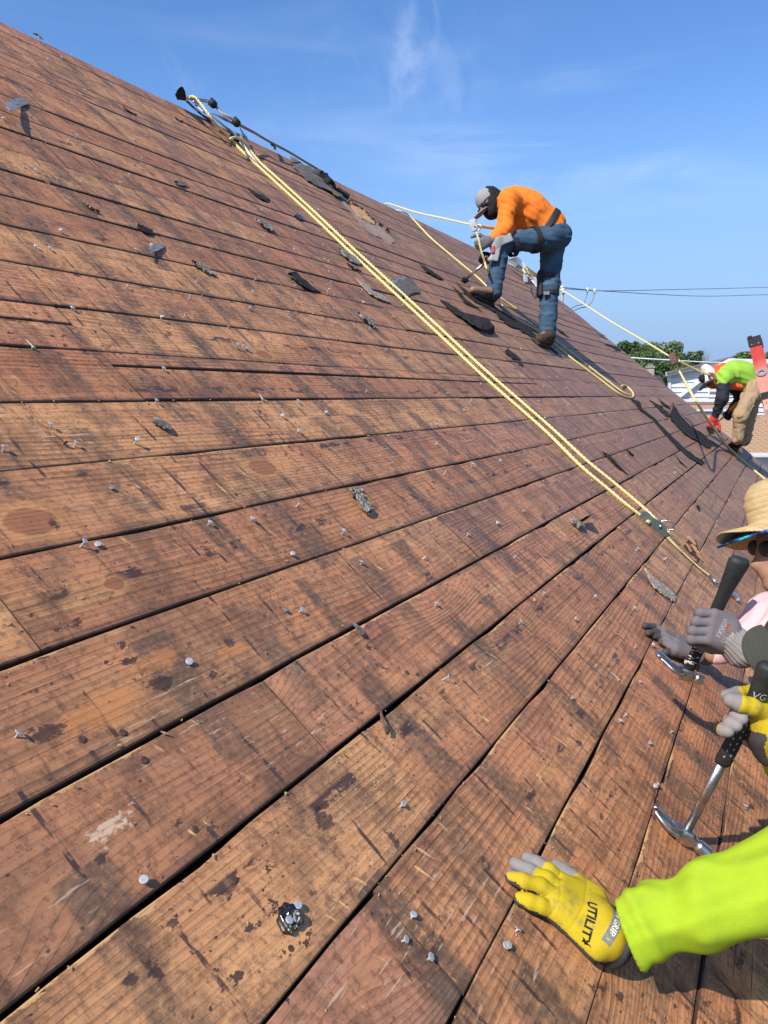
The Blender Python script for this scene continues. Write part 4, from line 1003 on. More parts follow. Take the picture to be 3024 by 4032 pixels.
scrap('felt_scrap', 'narrow dark felt strip before the orange worker\'s front boot', 'felt scrap', [(1786, 1126, 1790, 1132, .02, .008), (1812, 1146, 1806, 1160, .012), (1842, 1180, 1836, 1196, .012), (1880, 1208, 1878, 1214, .006), (1898, 1228, 1894, 1228, .003)], FE, .003, 4, .06, 23)
scrap('felt_scrap', 'black felt sliver running under the toe of the orange worker\'s front boot', 'felt scrap', [(1798, 1108, 1802, 1114, .02, .01), (1836, 1140, 1828, 1150, .010), (1880, 1178, 1870, 1190, .006), (1930, 1206, 1924, 1216, .006)], FE, .003, 4, .06, 24)
scrap('felt_strip', 'long torn felt strip running from the front boot down under the rear boot', 'felt strip', [(1905, 1182, 1912, 1206, .014, .006), (1945, 1196, 1956, 1236, .014, .012), (1990, 1226, 1966, 1250, .010, .016), (2030, 1256, 2002, 1284, .010, .014), (2066, 1280, 2040, 1296, .012), (2110, 1310, 2084, 1326, .008), (2160, 1350, 2136, 1360, .006), (2200, 1392, 2194, 1396, .003)], FE, .003, 5, .07, 25)
scrap('felt_scrap', 'small black felt rectangle with a pale scuff below the raised felt sheet', 'felt scrap', [(2004, 1370, 1990, 1382, .016, .02), (2034, 1392, 2016, 1410, .010, .016), (2056, 1416, 2046, 1420, .006)], FE, .003, 4, .06, 26)
scrap('felt_scrap', 'tiny black curl under the small felt rectangle', 'felt scrap', [(2040, 1424, 2048, 1430, .02, .01), (2058, 1432, 2054, 1440, .01), (2062, 1440, 2060, 1442, .003)], FE, .003, 3, .08, 27)
scrap('felt_scrap', 'ragged dark strip upslope, left of the orange worker\'s pry bar', 'felt scrap', [(1654, 1036, 1658, 1044, .02, .006), (1690, 1056, 1682, 1068, .014), (1722, 1076, 1716, 1090, .012), (1746, 1098, 1740, 1104, .003)], FE, .004, 4, .12, 28)
scrap('felt_scrap', 'black curled felt shred right of the orange worker\'s rear boot', 'felt scrap', [(2188, 1288, 2200, 1298, .03, .01), (2206, 1294, 2204, 1306, .016), (2226, 1314, 2220, 1318, .008), (2242, 1330, 2238, 1330, .003)], FE, .003, 3, .1, 29)
scrap('felt_strip', 'long narrow black felt tape starting at the doubled rope\'s end', 'felt strip', [(2488, 1566, 2486, 1574, .02, .012), (2524, 1576, 2512, 1598, .03, .02), (2532, 1604, 2520, 1614, .02, .014), (2575, 1640, 2566, 1648, .012), (2606, 1672, 2596, 1682, .010), (2640, 1706, 2624, 1716, .012), (2690, 1752, 2668, 1764, .016, .012), (2740, 1790, 2716, 1806, .02, .012), (2782, 1812, 2762, 1830, .02, .016)], FE, .003, 4, .05, 30)
scrap('felt_sheet', 'broad black felt sheet with a torn spike, left of the green worker\'s hand', 'felt scrap', [(2647, 1585, 2652, 1604, .05, .004), (2662, 1608, 2636, 1632, .02, .01), (2690, 1650, 2650, 1664, .012), (2730, 1682, 2696, 1706, .012), (2770, 1712, 2740, 1734, .010), (2832, 1756, 2790, 1768, .006)], FE, .003, 5, .05, 31)
scrap('felt_scrap', 'ragged felt shreds above the broad black felt sheet', 'felt scrap', [(2560, 1574, 2564, 1580, .02, .006), (2600, 1592, 2584, 1606, .014), (2626, 1612, 2606, 1628, .012), (2640, 1640, 2628, 1640, .006)], FE, .004, 4, .16, 32)
scrap('felt_scrap', 'thin dark shred curling over the right end of the ragged shreds', 'felt scrap', [(2594, 1562, 2598, 1566, .03, .02), (2614, 1582, 2608, 1588, .016), (2642, 1606, 2638, 1612, .008)], FE, .003, 3, .12, 46)
scrap('felt_scrap', 'black pointed felt strip below the broad sheet, near the rope\'s lower half', 'felt scrap', [(2376, 1776, 2380, 1782, .02, .006), (2404, 1790, 2396, 1800, .012), (2432, 1822, 2426, 1830, .014), (2470, 1866, 2466, 1866, .003)], FE, .004, 4, .08, 33)
scrap('shingle_scrap', 'dark shingle strip with two bright nails, in the centre of the roof', 'shingle scrap', [(1384, 1918, 1382, 1946, .016, .012), (1424, 1912, 1402, 1956, .020, .014), (1436, 1944, 1408, 1958, .018, .016), (1456, 1972, 1416, 1992, .018, .016), (1474, 1998, 1444, 2018, .012, .016), (1472, 2006, 1450, 2024, .008, .010)], GR, .007, 5, .06, 34, bow=.05)
scrap('shingle_scrap', 'stubby granule chunk with a black felt tail near the lower rope', 'shingle scrap', [(2246, 2040, 2258, 2062, .012), (2268, 2030, 2280, 2076, .026, .018), (2284, 2046, 2292, 2080, .026, .02), (2300, 2066, 2298, 2084, .014)], GR, .010, 4, .08, 35, bow=.05)
scrap('felt_scrap', 'black felt triangle sticking up behind the stubby granule chunk', 'felt scrap', [(2286, 2044, 2288, 2062, .03, .006), (2306, 2032, 2310, 2048, .05, .01), (2328, 2028, 2324, 2034, .06, .02)], FE, .003, 3, .05, 36)
scrap('shingle_scrap', 'long pale tan granule strip in front of the grey gloved hands', 'shingle scrap', [(2540, 2236, 2544, 2250, .010, .004), (2566, 2262, 2554, 2280, .012), (2606, 2290, 2580, 2316, .012), (2640, 2314, 2610, 2342, .012), (2666, 2342, 2636, 2364, .008), (2664, 2352, 2656, 2372, .006)], GP, .005, 5, .05, 37)
scrap('felt_curl', 'curled strip of felt poking out of a wide gap in the foreground', 'felt scrap', [(1494, 2804, 1502, 2800, .002, .004), (1508, 2822, 1520, 2816, .02), (1520, 2850, 1534, 2844, .024), (1524, 2876, 1540, 2876, .014), (1518, 2888, 1534, 2890, .006)], M_RAFTER, .003, 3, .05, 38)
scrap('felt_tab', 'small brown felt tab folded over a board edge in the middle foreground', 'felt scrap', [(1388, 2456, 1400, 2452, .003, .006), (1404, 2474, 1428, 2466, .012), (1424, 2496, 1440, 2490, .010, .012), (1436, 2504, 1442, 2502, .006)], GF, .003, 3, .05, 39)
scrap('felt_scrap', 'small grey-brown felt scrap pinned by a nail, left of centre', 'felt scrap', [(606, 1650, 604, 1660, .006, .008), (630, 1650, 622, 1672, .008), (662, 1664, 650, 1686, .008, .012), (682, 1678, 674, 1690, .014)], GF, .004, 4, .05, 40)
scrap('shingle_chip', 'black chip with a hole lying between two gaps right of the rope\'s end', 'shingle scrap', [(2740, 1990, 2744, 1994, .006), (2752, 1986, 2746, 2004, .016, .006), (2758, 2000, 2752, 2012, .006)], FE, .006, 3, .1, 41)
scrap('felt_scrap', 'dark twist of felt on the boards below the black felt tape', 'felt scrap', [(2466, 1764, 2470, 1770, .014, .004), (2484, 1778, 2478, 1784, .012), (2498, 1792, 2496, 1796, .003)], FE, .003, 3, .12, 42)
scrap('felt_scrap', 'thin dark sliver parallel to the felt tape, right of the rope', 'felt scrap', [(2658, 1790, 2662, 1796, .008, .003), (2684, 1816, 2678, 1822, .010), (2708, 1842, 2704, 1842, .003)], FE, .003, 3, .1, 43)
scrap('felt_scrap', 'torn black felt patch hanging on the rake edge below the orange worker', 'felt scrap', [(2382, 1356, 2396, 1354, .004, .01), (2410, 1372, 2440, 1362, .01, .03), (2430, 1384, 2452, 1376, .01, .02)], FE, .003, 4, .1, 44)
scrap('felt_scrap', 'grey torn felt patch on the rake edge near the dark trees', 'felt scrap', [(2346, 1312, 2352, 1306, .004, .012), (2366, 1322, 2376, 1314, .012, .02), (2380, 1336, 2384, 1322, .006)], GF, .003, 3, .1, 45)
# the granule-crusted tar lump in the foreground
def tar_lump():
    c = RP(1137, 3634, 0); X = Vector((1, 0, 0))
    rs = np.random.RandomState(2); q = rs.normal(size=(26, 3))
    def f(P):
        d = s_ell(P, c + NW * .004, axes(NW, X), (.018, .0155, .010)); d = smin(d, s_ell(P, c + D2 * .013 + X * .004 + NW * .004, axes(NW, X), (.012, .010, .006)), .006)
        k = ((P - np.array(c, np.float32)) * 210); return d + .0022 * np.sin(k @ np.array([1., .3, .2])) * np.sin(k @ np.array([.2, 1., -.4]) + 1) + .0010 * np.sin(k @ np.array([2.1, -1.7, 1.3]))
    o = solid('tar_lump', f, c - Vector((.036,) * 3), c + Vector((.036,) * 3), .0014, [M_TARBLACK, M_GRAN], None, c, lambda C, n: (n @ np.array(NW) > .55) & ((C - np.array(c)) @ np.array(D2) < .006))
    o.location = c
    tag(o, 'glossy black tar lump crusted with gold granules, in the foreground', 'tar lump')
tar_lump()
def grn(name, label, x, y, L, Wd, Hh, seed, mt, cat):
    c = RP(x, y, 0); d = s_ell
    def f(P):
        k = ((P - np.array(c, np.float32)) * 160)
        return s_ell(P, c + NW * .002, axes(NW, (1, .4, 0)), (L, Wd, Hh)) + .0022 * np.sin(k @ np.array([1., .4, .3]) + seed) * np.sin(k @ np.array([-.3, 1., .6]))
    o = solid(name, f, c - Vector((L * 1.7,) * 3), c + Vector((L * 1.7,) * 3), L / 12, mt, None, c); o.location = c; tag(o, label, cat)
grn('wood_chip', 'pale splinter chip by the rope sheath at the end of the main rope', 2636, 2052, .013, .006, .004, 1, M_RAW, 'wood chip')
# rotten hole where two boards have crumbled away
def rot_hole():
    t = thing('rotten_patch', 'crumbled reddish rotten wood patch between the lanyard and the hat brim', 'rotten wood', RP(2722, 2160, 0))
    b = RP(2722, 2160, 0); rs = random.Random(9)
    for x, y, L, a, h in ((2722, 2132, .045, .7, .014), (2706, 2152, .035, .5, .010), (2730, 2160, .030, 1.0, .012), (2742, 2176, .030, .9, .012), (2752, 2196, .028, 1.1, .010), (2716, 2170, .024, .2, .008), (2734, 2205, .02, .8, .006)):
        c = RP(x, y, .0) ; M = axes(NW, Vector((math.cos(a), 0, 0)) + D2 * math.sin(a))
        def f(P, c=c, M=M, L=L, h=h):
            k = ((P - np.array(c, np.float32)) * 150)
            return s_ell(P, c + NW * h * .3, M, (L, L * .45, h)) + .004 * np.sin(k @ np.array([1., .2, .5]) + L * 99) * np.sin(k @ np.array([.1, 1., .2]))
        solid('rotten_chunk', f, c - Vector((L * 1.6,) * 3), c + Vector((L * 1.6,) * 3), L / 11, M_ROT, t, b)
    V = [uvw(RP(x, y, .0)) for x, y in ((2690, 2150), (2712, 2124), (2740, 2128), (2748, 2160), (2762, 2190), (2744, 2214), (2726, 2190), (2708, 2172))]
    V = [RW(p[0], p[1], .0035) - b for p in V]
    link('hole', pymesh('hole', V, [tuple(range(len(V)))]), plain('rot_hole_shade', (.05, .028, .018), .95, var=.5, scale=80), t)  # dark sheet flat on the boards, painted as the shade inside the hole
rot_hole()
# torn, split ridge board
def ridge_break():
    t = thing('torn_ridge_strip', 'torn grey felt and split wood strip below the ridge, right of the main rope', 'torn felt', RP(1260, 740, 0)); t.matrix_world = RM
    kw = dict(own=False, parent=t)
    scrap('felt_layer', 'x', 'x', [(1140, 610, 1150, 640, .02, .01), (1180, 640, 1190, 668, .03, .012), (1235, 665, 1220, 690, .05, .014), (1278, 678, 1262, 702, .07, .02), (1300, 700, 1288, 712, .05, .03)], GF, .004, 5, .10, 51, **kw)
    scrap('felt_layer', 'x', 'x', [(1150, 640, 1160, 660, .010), (1200, 668, 1196, 700, .02, .008), (1260, 700, 1240, 724, .03, .010), (1312, 730, 1290, 750, .03, .012), (1360, 768, 1330, 776, .02)], GF, .004, 5, .08, 52, **kw)
    scrap('felt_layer', 'x', 'x', [(1284, 700, 1272, 712, .06, .03), (1306, 702, 1296, 730, .09, .03), (1320, 726, 1326, 742, .05, .02)], FE, .003, 4, .08, 53, **kw)
    scrap('wood_split', 'x', 'x', [(1288, 716, 1290, 730, .03, .004), (1330, 740, 1318, 752, .05, .01), (1372, 768, 1362, 780, .05, .012), (1376, 772, 1370, 790, .04, .012)], plain('grey_split_wood', (.19, .15, .115), .85, var=.35, scale=60), .012, 4, .05, 54, **kw)
    scrap('gap_shade_strip', 'x', 'x', [(1302, 744, 1306, 750, .002), (1340, 760, 1338, 776, .002), (1372, 778, 1366, 800, .002), (1388, 800, 1380, 812, .002)], M_TARBLACK, .001, 3, .05, 55, **kw)  # thin black strip standing in for the shade in a split
    scrap('raw_wood', 'x', 'x', [(1384, 806, 1382, 816, .004), (1420, 822, 1406, 846, .004), (1444, 848, 1432, 866, .004), (1480, 880, 1470, 884, .004)], M_RAW, .004, 4, .06, 56, **kw)
    scrap('bare_patch', 'x', 'x', [(1352, 790, 1346, 800, .002), (1396, 830, 1388, 842, .002), (1440, 862, 1424, 888, .002), (1500, 900, 1480, 930, .002), (1560, 950, 1530, 966, .002)], plain('chalky_bare_wood', (.30, .205, .155), .9, var=.3, scale=30), .001, 4, .10, 57, **kw)
    rs = random.Random(3)
    for i, (x, y) in enumerate(((1378, 790), (1386, 800), (1402, 806), (1420, 820), (1442, 834), (1450, 848), (1462, 860), (1474, 866), (1488, 876), (1496, 884), (1506, 890), (1516, 900), (1526, 906))):
        u, v = uv(x, y, .01); L = rs.uniform(.03, .06); 
        b = MB().box((0, 0, 0), (L, rs.uniform(.02, .04), rs.uniform(.02, .035)), Matrix.Rotation(rs.uniform(-.5, .5), 3, 'Z') @ Matrix.Rotation(rs.uniform(-.4, .4), 3, 'X'))
        b.V = [tuple(Vector(p) + Vector([rs.uniform(-.006, .006) for _ in range(3)])) for p in b.V]
        b.obj('broken_piece', M_ROT if i % 3 else M_GREYFELT, t, Matrix.Translation((u, v, .008)))
ridge_break()
def ridge_anchor():
    b = RW(*uv(800, 440), 0); t = thing('ridge_anchor', 'metal ridge anchor with grey plastic strips where the main rope is tied', 'roof anchor', b)
    kw = dict(base=b)
    def pl(name, pts, w, th, mt): return strap(name, [RP(x, y, h) for x, y, h in pts], w, th, mt, parent=t, base=b, ref=Vector((1, 0, 0)) + D2)
    pl('anchor_plate', [(736, 398, .02), (770, 430, .02), (800, 456, .02), (826, 470, .012)], .05, .012, plain('dark_red_plate', (.10, .045, .04), .6, .3))
    pl('anchor_rod', [(742, 384, .07), (772, 392, .08), (812, 398, .10), (840, 404, .11)], .022, .022, M_STEEL)
    pl('buckle', [(776, 416, .05), (792, 430, .05), (808, 444, .05)], .05, .012, M_ALU)
    pl('buckle', [(762, 400, .06), (778, 406, .06)], .04, .012, M_ALU)
    pl('plastic_strip', [(826, 450, .06), (870, 486, .05), (905, 515, .03), (926, 530, .02), (935, 545, .03)], .10, .004, M_LEAD)
    pl('plastic_strip', [(838, 446, .09), (870, 462, .10), (905, 478, .08), (912, 480, .07)], .06, .004, M_GREYFELT)
    pl('plastic_strip', [(942, 495, .12), (950, 515, .09), (962, 535, .05), (976, 551, .02)], .05, .003, M_LEAD)
    pl('plastic_strip', [(905, 522, .02), (930, 536, .015), (955, 560, .012)], .09, .004, M_FELT)
    for x, y in ((834, 404), (926, 478)):
        pl('tape_wrap', [(x - 8, y - 6, .125), (x, y, .125), (x + 8, y + 8, .125)], .055, .055, M_BLACKPL)
    for x, y in ((1076, 570), (1270, 676)):
        pl('clip', [(x - 6, y - 2, .07), (x + 4, y + 4, .05), (x + 6, y + 14, .01)], .03, .02, M_BLACKPL)
ridge_anchor()
def anchor_wrap():
    p = RP(2060, 1050, 0); t = thing('anchor_wrap', 'white plastic sheet and tag wrapped over the ridge behind the orange worker', 'plastic sheet', p); t.matrix_world = RM
    mw = plain('white_plastic_sheet', (.78, .78, .78), .45, var=.05, scale=6)
    kw = dict(own=False, parent=t)
    scrap('sheet', 'x', 'x', [(2000, 1032, 2004, 1020, .01, .06), (2030, 1050, 2030, 1012, .02, .14), (2062, 1070, 2056, 1028, .02, .12), (2100, 1110, 2090, 1088, .02, .06), (2122, 1132, 2118, 1104, .01, .03)], mw, .004, 5, .03, 61, **kw)
    scrap('sheet', 'x', 'x', [(2080, 1082, 2088, 1088, .03), (2096, 1110, 2116, 1098, .02, .05), (2112, 1130, 2130, 1112, .012, .02)], mw, .003, 4, .03, 62, **kw)
    scrap('tag', 'x', 'x', [(2061, 1076, 2076, 1078, .05), (2061, 1094, 2077, 1094, .04), (2062, 1110, 2078, 1110, .02)], mw, .003, 3, .01, 63, **kw)
    scrap('bracket', 'x', 'x', [(2004, 1034, 2012, 1026, .06, .09), (2030, 1052, 2038, 1042, .07, .10), (2052, 1062, 2058, 1054, .06, .08)], M_LEAD, .01, 3, .01, 64, **kw)
anchor_wrap()
def rake_board():
    tag(MB().tube([RW(RAKE_U - .02, uv(2185, 1128)[1] + .05, .03), RW(RAKE_U + .03, uv(2225, 1168)[1], .05)], .05, 6).obj('broken_board', plain('dark_weathered_board', (.11, .085, .075), .85), None, None), 'dark broken board end sticking up over the rake behind the orange worker', 'board')
rake_board()

# ------------------------------------------------------------------ roofing nails still standing in the boards
def nail_mesh(kind, seed):
    rs = random.Random(seed); m_ = MB(); hd = .0060 * rs.uniform(.92, 1.08)
    if kind == 'flat':
        m_.lathe([(hd, -.002), (hd, .0006), (hd * .8, .0012)], Matrix(), 12)
    else:
        h = {'tall': .014, 'mid': .009, 'low': .005}[kind]
        bend = rs.uniform(-.15, .15)
        m_.tube([(0, 0, -.006), (bend * .002, 0, h * .5), (bend * .006, 0, h)], .0017, 6)
        M = Matrix.Translation((bend * .006, 0, h)) @ Matrix.Rotation(rs.uniform(-.3, .3), 4, 'X') @ Matrix.Rotation(bend * 2, 4, 'Y')
        m_.lathe([(hd * .5, -.0004), (hd, .0), (hd * 1.02, .0007), (hd * .9, .0013), (hd * .3, .0015)], M, 12)
    me = pymesh('nail', m_.V, m_.F); me.materials.append(M_RUST if kind == 'flat' else M_DULL if kind == 'low' and seed % 2 else M_GALV); return me
NAILS = {k: [nail_mesh(k, i * 7 + len(k)) for i in range(5)] for k in ('tall', 'mid', 'low', 'flat')}
NAIL_PX = (Z(0, 0, 2.765, (72, 372), (180, 415), (780, 610), (665, 633), (520, 645), (318, 727), (40, 815), (1160, 858), (1210, 812), (1285, 848), (960, 918), (925, 985), (730, 1085), (1200, 1190), (1250, 1272), (290, 1250), (1055, 1420), (30, 1310), (735, 1550), (885, 1600), (1455, 1535), (1540, 1725), (1460, 1800), (1405, 1905), (258, 1830), (385, 1875), (130, 1988), (820, 1499), (1310, 2010))
    + Z(0, 800, 2.765, (655, 315), (1482, 515), (385, 488), (537, 510), (1370, 712), (1375, 925), (780, 1165), (1640, 470))
    + Z(900, 500, 2.765, (40, 220), (405, 600), (445, 414), (672, 527), (950, 668), (1010, 918), (970, 905), (355, 915), (722, 1067), (718, 1143), (390, 1187), (705, 1350), (335, 1370), (1037, 1450), (1082, 1463), (278, 1668), (710, 1738), (1085, 1582), (1103, 1704), (1077, 1786), (1070, 1820), (1138, 1838), (1440, 1794), (1460, 1918), (730, 1905), (222, 1988), (648, 2044), (1138, 1990), (1155, 2142), (1367, 2178), (1528, 2202), (1237, 1086), (1565, 1434), (255, 1810), (990, 1145), (1370, 1555))
    + Z(900, 1300, 2.765, (83, 190), (183, 215), (1180, 92), (740, 785), (575, 948), (1050, 906), (745, 1110), (738, 1918), (245, 2072), (1438, 1748), (1382, 1780), (150, 190))
    + Z(1700, 900, 2.765, (245, 1002), (1240, 1618), (1272, 1622), (910, 1720), (1070, 1724), (1205, 1728), (980, 1610), (415, 1885), (350, 1980), (265, 163), (1360, 1622), (1450, 1740), (1160, 1880), (1480, 1920), (185, 342), (1475, 1245), (1590, 1015), (920, 2040), (85, 1690), (525, 1700))
    + Z(1700, 1700, 2.765, (38, 145), (428, 380), (460, 366), (130, 465), (725, 330), (1588, 98), (1235, 775), (988, 880), (703, 1010), (382, 1137), (895, 1372), (1213, 1775), (1362, 1662), (957, 2082), (1550, 2048), (38, 1895))
    + Z(2300, 1700, 2.2914, (815, 374), (374, 1180), (478, 1064), (462, 1072), (715, 1163), (545, 1460), (80, 1498), (405, 1645), (436, 1608), (280, 1835), (200, 632), (1335, 522), (1098, 592), (865, 602), (58, 445), (500, 20), (350, 85), (458, 465), (1180, 860), (1100, 555), (1475, 1112), (1545, 1250))
    + Z(2200, 2500, 2.0133, (287, 250), (640, 378), (92, 510), (515, 645), (478, 695), (707, 864), (880, 778), (757, 1205), (1472, 1380), (595, 110), (735, 95))
    + Z(0, 1100, 1.659, (825, 56), (1234, 126), (1280, 18), (1112, 234), (1203, 243), (1046, 264), (468, 200), (1545, 448), (1606, 460), (1060, 595), (1015, 808), (1017, 922), (330, 968), (485, 1088), (878, 1070), (18, 1118), (728, 1375), (1360, 1602), (1628, 192))
    + Z(0, 2100, 1.659, (525, 88), (637, 85), (1234, 848), (100, 1335))
    + Z(0, 3000, 1.659, (932, 795)) + Z(1000, 3000, 1.659, (952, 296), (272, 962), (1026, 1026), (962, 1175), (1636, 1205), (1132, 1293), (190, 1075))
    + Z(1000, 2000, 1.659, (243, 312), (575, 173), (1105, 332), (1394, 184), (1585, 108), (203, 678), (298, 678), (1182, 640), (1240, 1118), (695, 370))
    + Z(1900, 3000, 1.476, (195, 982), (130, 1072), (995, 144), (1520, 270)) + Z(2300, 1200, 2.2914, (500, 732), (460, 729), (815, 1522), (140, 990), (420, 1125)))
FLAT_PX = Z(0, 2100, 1.659, (535, 1345), (800, 1300), (940, 1480), (375, 617), (865, 622)) + Z(0, 3000, 1.659, (1275, 442), (1525, 770)) + Z(1000, 3000, 1.659, (240, 1222)) + Z(900, 1300, 2.765, (80, 1790)) + Z(1000, 2000, 1.659, (745, 912), (1000, 1076))
nrs = random.Random(21); used = []
ON_SCRAP = {}
def add_nail(u, v, kind, w=0.0):
    me = nrs.choice(NAILS[kind]); o = bpy.data.objects.new('nail', me); COL.objects.link(o); o.parent = house
    a = .06 if kind == 'flat' else .26
    o.matrix_local = Matrix.Translation((u, v, w)) @ Matrix.Rotation(nrs.uniform(0, 6.28), 4, 'Z') @ Matrix.Rotation(nrs.uniform(-a, a), 4, 'X') @ Matrix.Rotation(nrs.uniform(-a, a), 4, 'Y')
    used.append((u, v))
for p in NAIL_PX:
    u, v = uv(*p)
    add_nail(u, v, nrs.choice(('mid', 'mid', 'low', 'tall', 'mid')))
for p in FLAT_PX: add_nail(*uv(*p), 'flat')
while len(used) < 296:                                 # the rest thinly over the far slope, as the photo shows
    x, y = nrs.uniform(900, 2800), nrs.uniform(700, 1700)
    u, v = uv(x, y)
    if not (EAVE_V + .05 < v < RIDGE_V - .1 and u < RAKE_U - .3 and u > 2.2): continue
    if any((u - a) ** 2 + (v - b) ** 2 < .03 for a, b in used): continue
    add_nail(u, v, nrs.choice(('mid', 'low', 'low')))
# pulled nails lying loose on the boards
def loose_nail(x0, y0, x1, y1, label, mt=M_GALV):
    a = RP(x0, y0, .003); b = RP(x1, y1, .003); d = (b - a); L = min(max(d.length, .03), .045); d.normalize(); c = (a + b) / 2
    m_ = MB(); m_.tube([-d * L / 2, d * L * .1 + NW * .001, d * L / 2], [.0009, .0016, .0017], 6); m_.lathe([(.0055, -.0006), (.0055, .0006)], frame(d * L / 2, d), 12)
    tag(m_.obj('loose_nail', mt, None, Matrix.Translation(c + NW * .002), False), label, 'nail')
loose_nail(103, 1342, 130, 1372, 'bright pulled nail lying by a thin gap at the left edge')
loose_nail(212, 1712, 252, 1745, 'bent brownish pulled nail lying under a round nail head on the left', M_RUST)
loose_nail(1020, 1556, 1032, 1574, 'bent pale nail standing crooked over a hairline joint in the middle')
loose_nail(2408, 2653, 2430, 2675, 'bent bright nail lying left of the grey glove\'s hammer')
loose_nail(2610, 2204, 2622, 2198, 'small bright nail lying near the seam left of the lanyard')

# ------------------------------------------------------------------ splinters and granule grit scattered on the boards
def grit():
    rs = random.Random(77); chips = MB(); dust = MB()
    edges = [v for v in ROWS[2:20]]
    for i in range(900):
        u = rs.uniform(.3, 5.5) if rs.random() < .75 else rs.uniform(.3, 10)
        v = rs.choice(edges) - rs.uniform(.0, .02) if rs.random() < .62 else rs.uniform(EAVE_V + .1, RIDGE_V - .2)
        L = rs.uniform(.002, .006) * (2.4 if rs.random() < .10 else 1); a = rs.uniform(-.9, .9)
        M = Matrix.Rotation(a, 3, 'Z') @ Matrix.Rotation(rs.uniform(-.3, .3), 3, 'Y')
        n = len(chips.V); chips.box((u, v, .0016), (L, L * rs.uniform(.2, .6), .0012), M)
        for q in range(n, n + 8): chips.V[q] = tuple(Vector(chips.V[q]) + Vector((rs.uniform(-.3, .3) * L, rs.uniform(-.2, .2) * L, rs.uniform(0, .12) * L)))
    for i in range(2600):
        if rs.random() < .5: c = rs.choice(((2.35, -.62), (1.0, .0), (1.3, .52), (3.2, .2), (1.95, -.55), (2.6, 1.0), (4.6, 1.5)));  u, v = rs.gauss(c[0], .10), rs.gauss(c[1], .06)
        else: u, v = rs.uniform(.3, 6), rs.uniform(EAVE_V + .1, 2.6)
        s_ = rs.uniform(.0007, .0020); dust.box((u, v, s_ * .5), (s_, s_, s_), Matrix.Rotation(rs.uniform(0, 3), 3, 'Z'))
    tag(chips.obj('wood_chips', M_RAW, None, RM), 'pale raw splinters scattered along the board edges', 'splinters', kind='stuff')
    tag(dust.obj('granule_grit', M_GRAN, None, RM), 'dark shingle granules scattered over the boards', 'grit', kind='stuff')
grit()
# ------------------------------------------------------------------ people
def cloth(name, c, var=.12, fine=900, rough=.85, bump=.25, streak=0.0):
    t = NT(name, rough, 0, .25); co = t.coords(); a = t.noise(co, 14, 4, .6); b = t.noise(co, fine, 2, .5)
    lo = tuple(x * (1 - var) for x in c); hi = tuple(min(1, x * (1 + var)) for x in c)
    col = t.mix(a, lo, hi)
    if streak: col = t.mix(t.mul(t.step(t.noise(co, 5.5, 4, .65), .45, .72), streak), col, tuple(min(1, x * 2.3 + .02) for x in c))
    t.base(col); t.bump(t.add(b, t.mul(a, .5)), bump, .001); return t.m
def _dirty(name, c, dirt, amt):
    t = NT(name, .8, 0, .2); co = t.coords(); a = t.noise(co, 16, 5, .65); b = t.noise(co, 650, 2, .5); d = t.noise(co, 34, 6, .72)
    col = t.mix(a, tuple(x * .82 for x in c), tuple(min(1, x * 1.12) for x in c)); col = t.mix(t.mul(t.step(d, .46, .72), amt), col, dirt)
    t.base(col); t.bump(t.add(t.add(b, t.mul(a, .6)), t.mul(d, .5)), .45, .0016); return t.m
M_SKIN = cloth('tanned_skin', (.30, .165, .105), .1, 300, .55, .1)
M_ORANGE = cloth('orange_shirt', (.80, .195, .022), .10)
M_LIME = _dirty('lime_sleeve', (.325, .455, .018), (.24, .30, .05), .30)
M_GREEN = cloth('green_shirt', (.27, .47, .05), .1)
M_PINK = cloth('pale_pink_shirt', (.62, .425, .415), .06)
M_DENIM = cloth('blue_denim', (.042, .080, .125), .30, 900, .85, .3, .35)
M_TANP = cloth('tan_work_trousers', (.34, .235, .135), .2, 600, .9, .3)
M_NAVY = cloth('navy_sleeve', (.020, .022, .032), .3)
M_BLACKCL = cloth('black_cloth', (.014, .014, .017), .3)
M_REDCL = cloth('red_hood', (.80, .10, .035), .15)
M_GREYGL = cloth('grey_knit_glove', (.150, .132, .140), .15, 700, .8, .4)
M_DKGREYGL = cloth('dark_glove_palm', (.060, .056, .056), .3, 500, .7, .3)
M_YELGL = _dirty('yellow_leather_glove', (.52, .375, .014), (.22, .165, .06), .75)
M_TIPGL = cloth('worn_grey_fingertip', (.24, .215, .20), .3, 300, .75, .35)
M_REDGL = cloth('red_knit_glove', (.52, .035, .04), .3)
M_BOOT = cloth('brown_work_boot', (.058, .036, .022), .6, 120, .8, .4)
M_SOLE = plain('dark_boot_sole', (.03, .026, .022), .8)
M_CAPG = cloth('grey_cap', (.27, .27, .26), .25)
M_OLIVE = cloth('faded_olive_cap', (.050, .048, .036), .25, 300, .9, .3)
M_PAD = plain('grey_knee_pad', (.30, .30, .30), .55, var=.12, scale=20)
M_STRAP = plain('black_strap', (.018, .018, .020), .65, var=.3, scale=100)
def inside(*pp):
    lo = Vector([min(p[i] for p in pp) for i in range(3)]); hi = Vector([max(p[i] for p in pp) for i in range(3)]); return lo, hi
def grow(lo, hi, m): return lo - Vector((m, m, m)), hi + Vector((m, m, m))
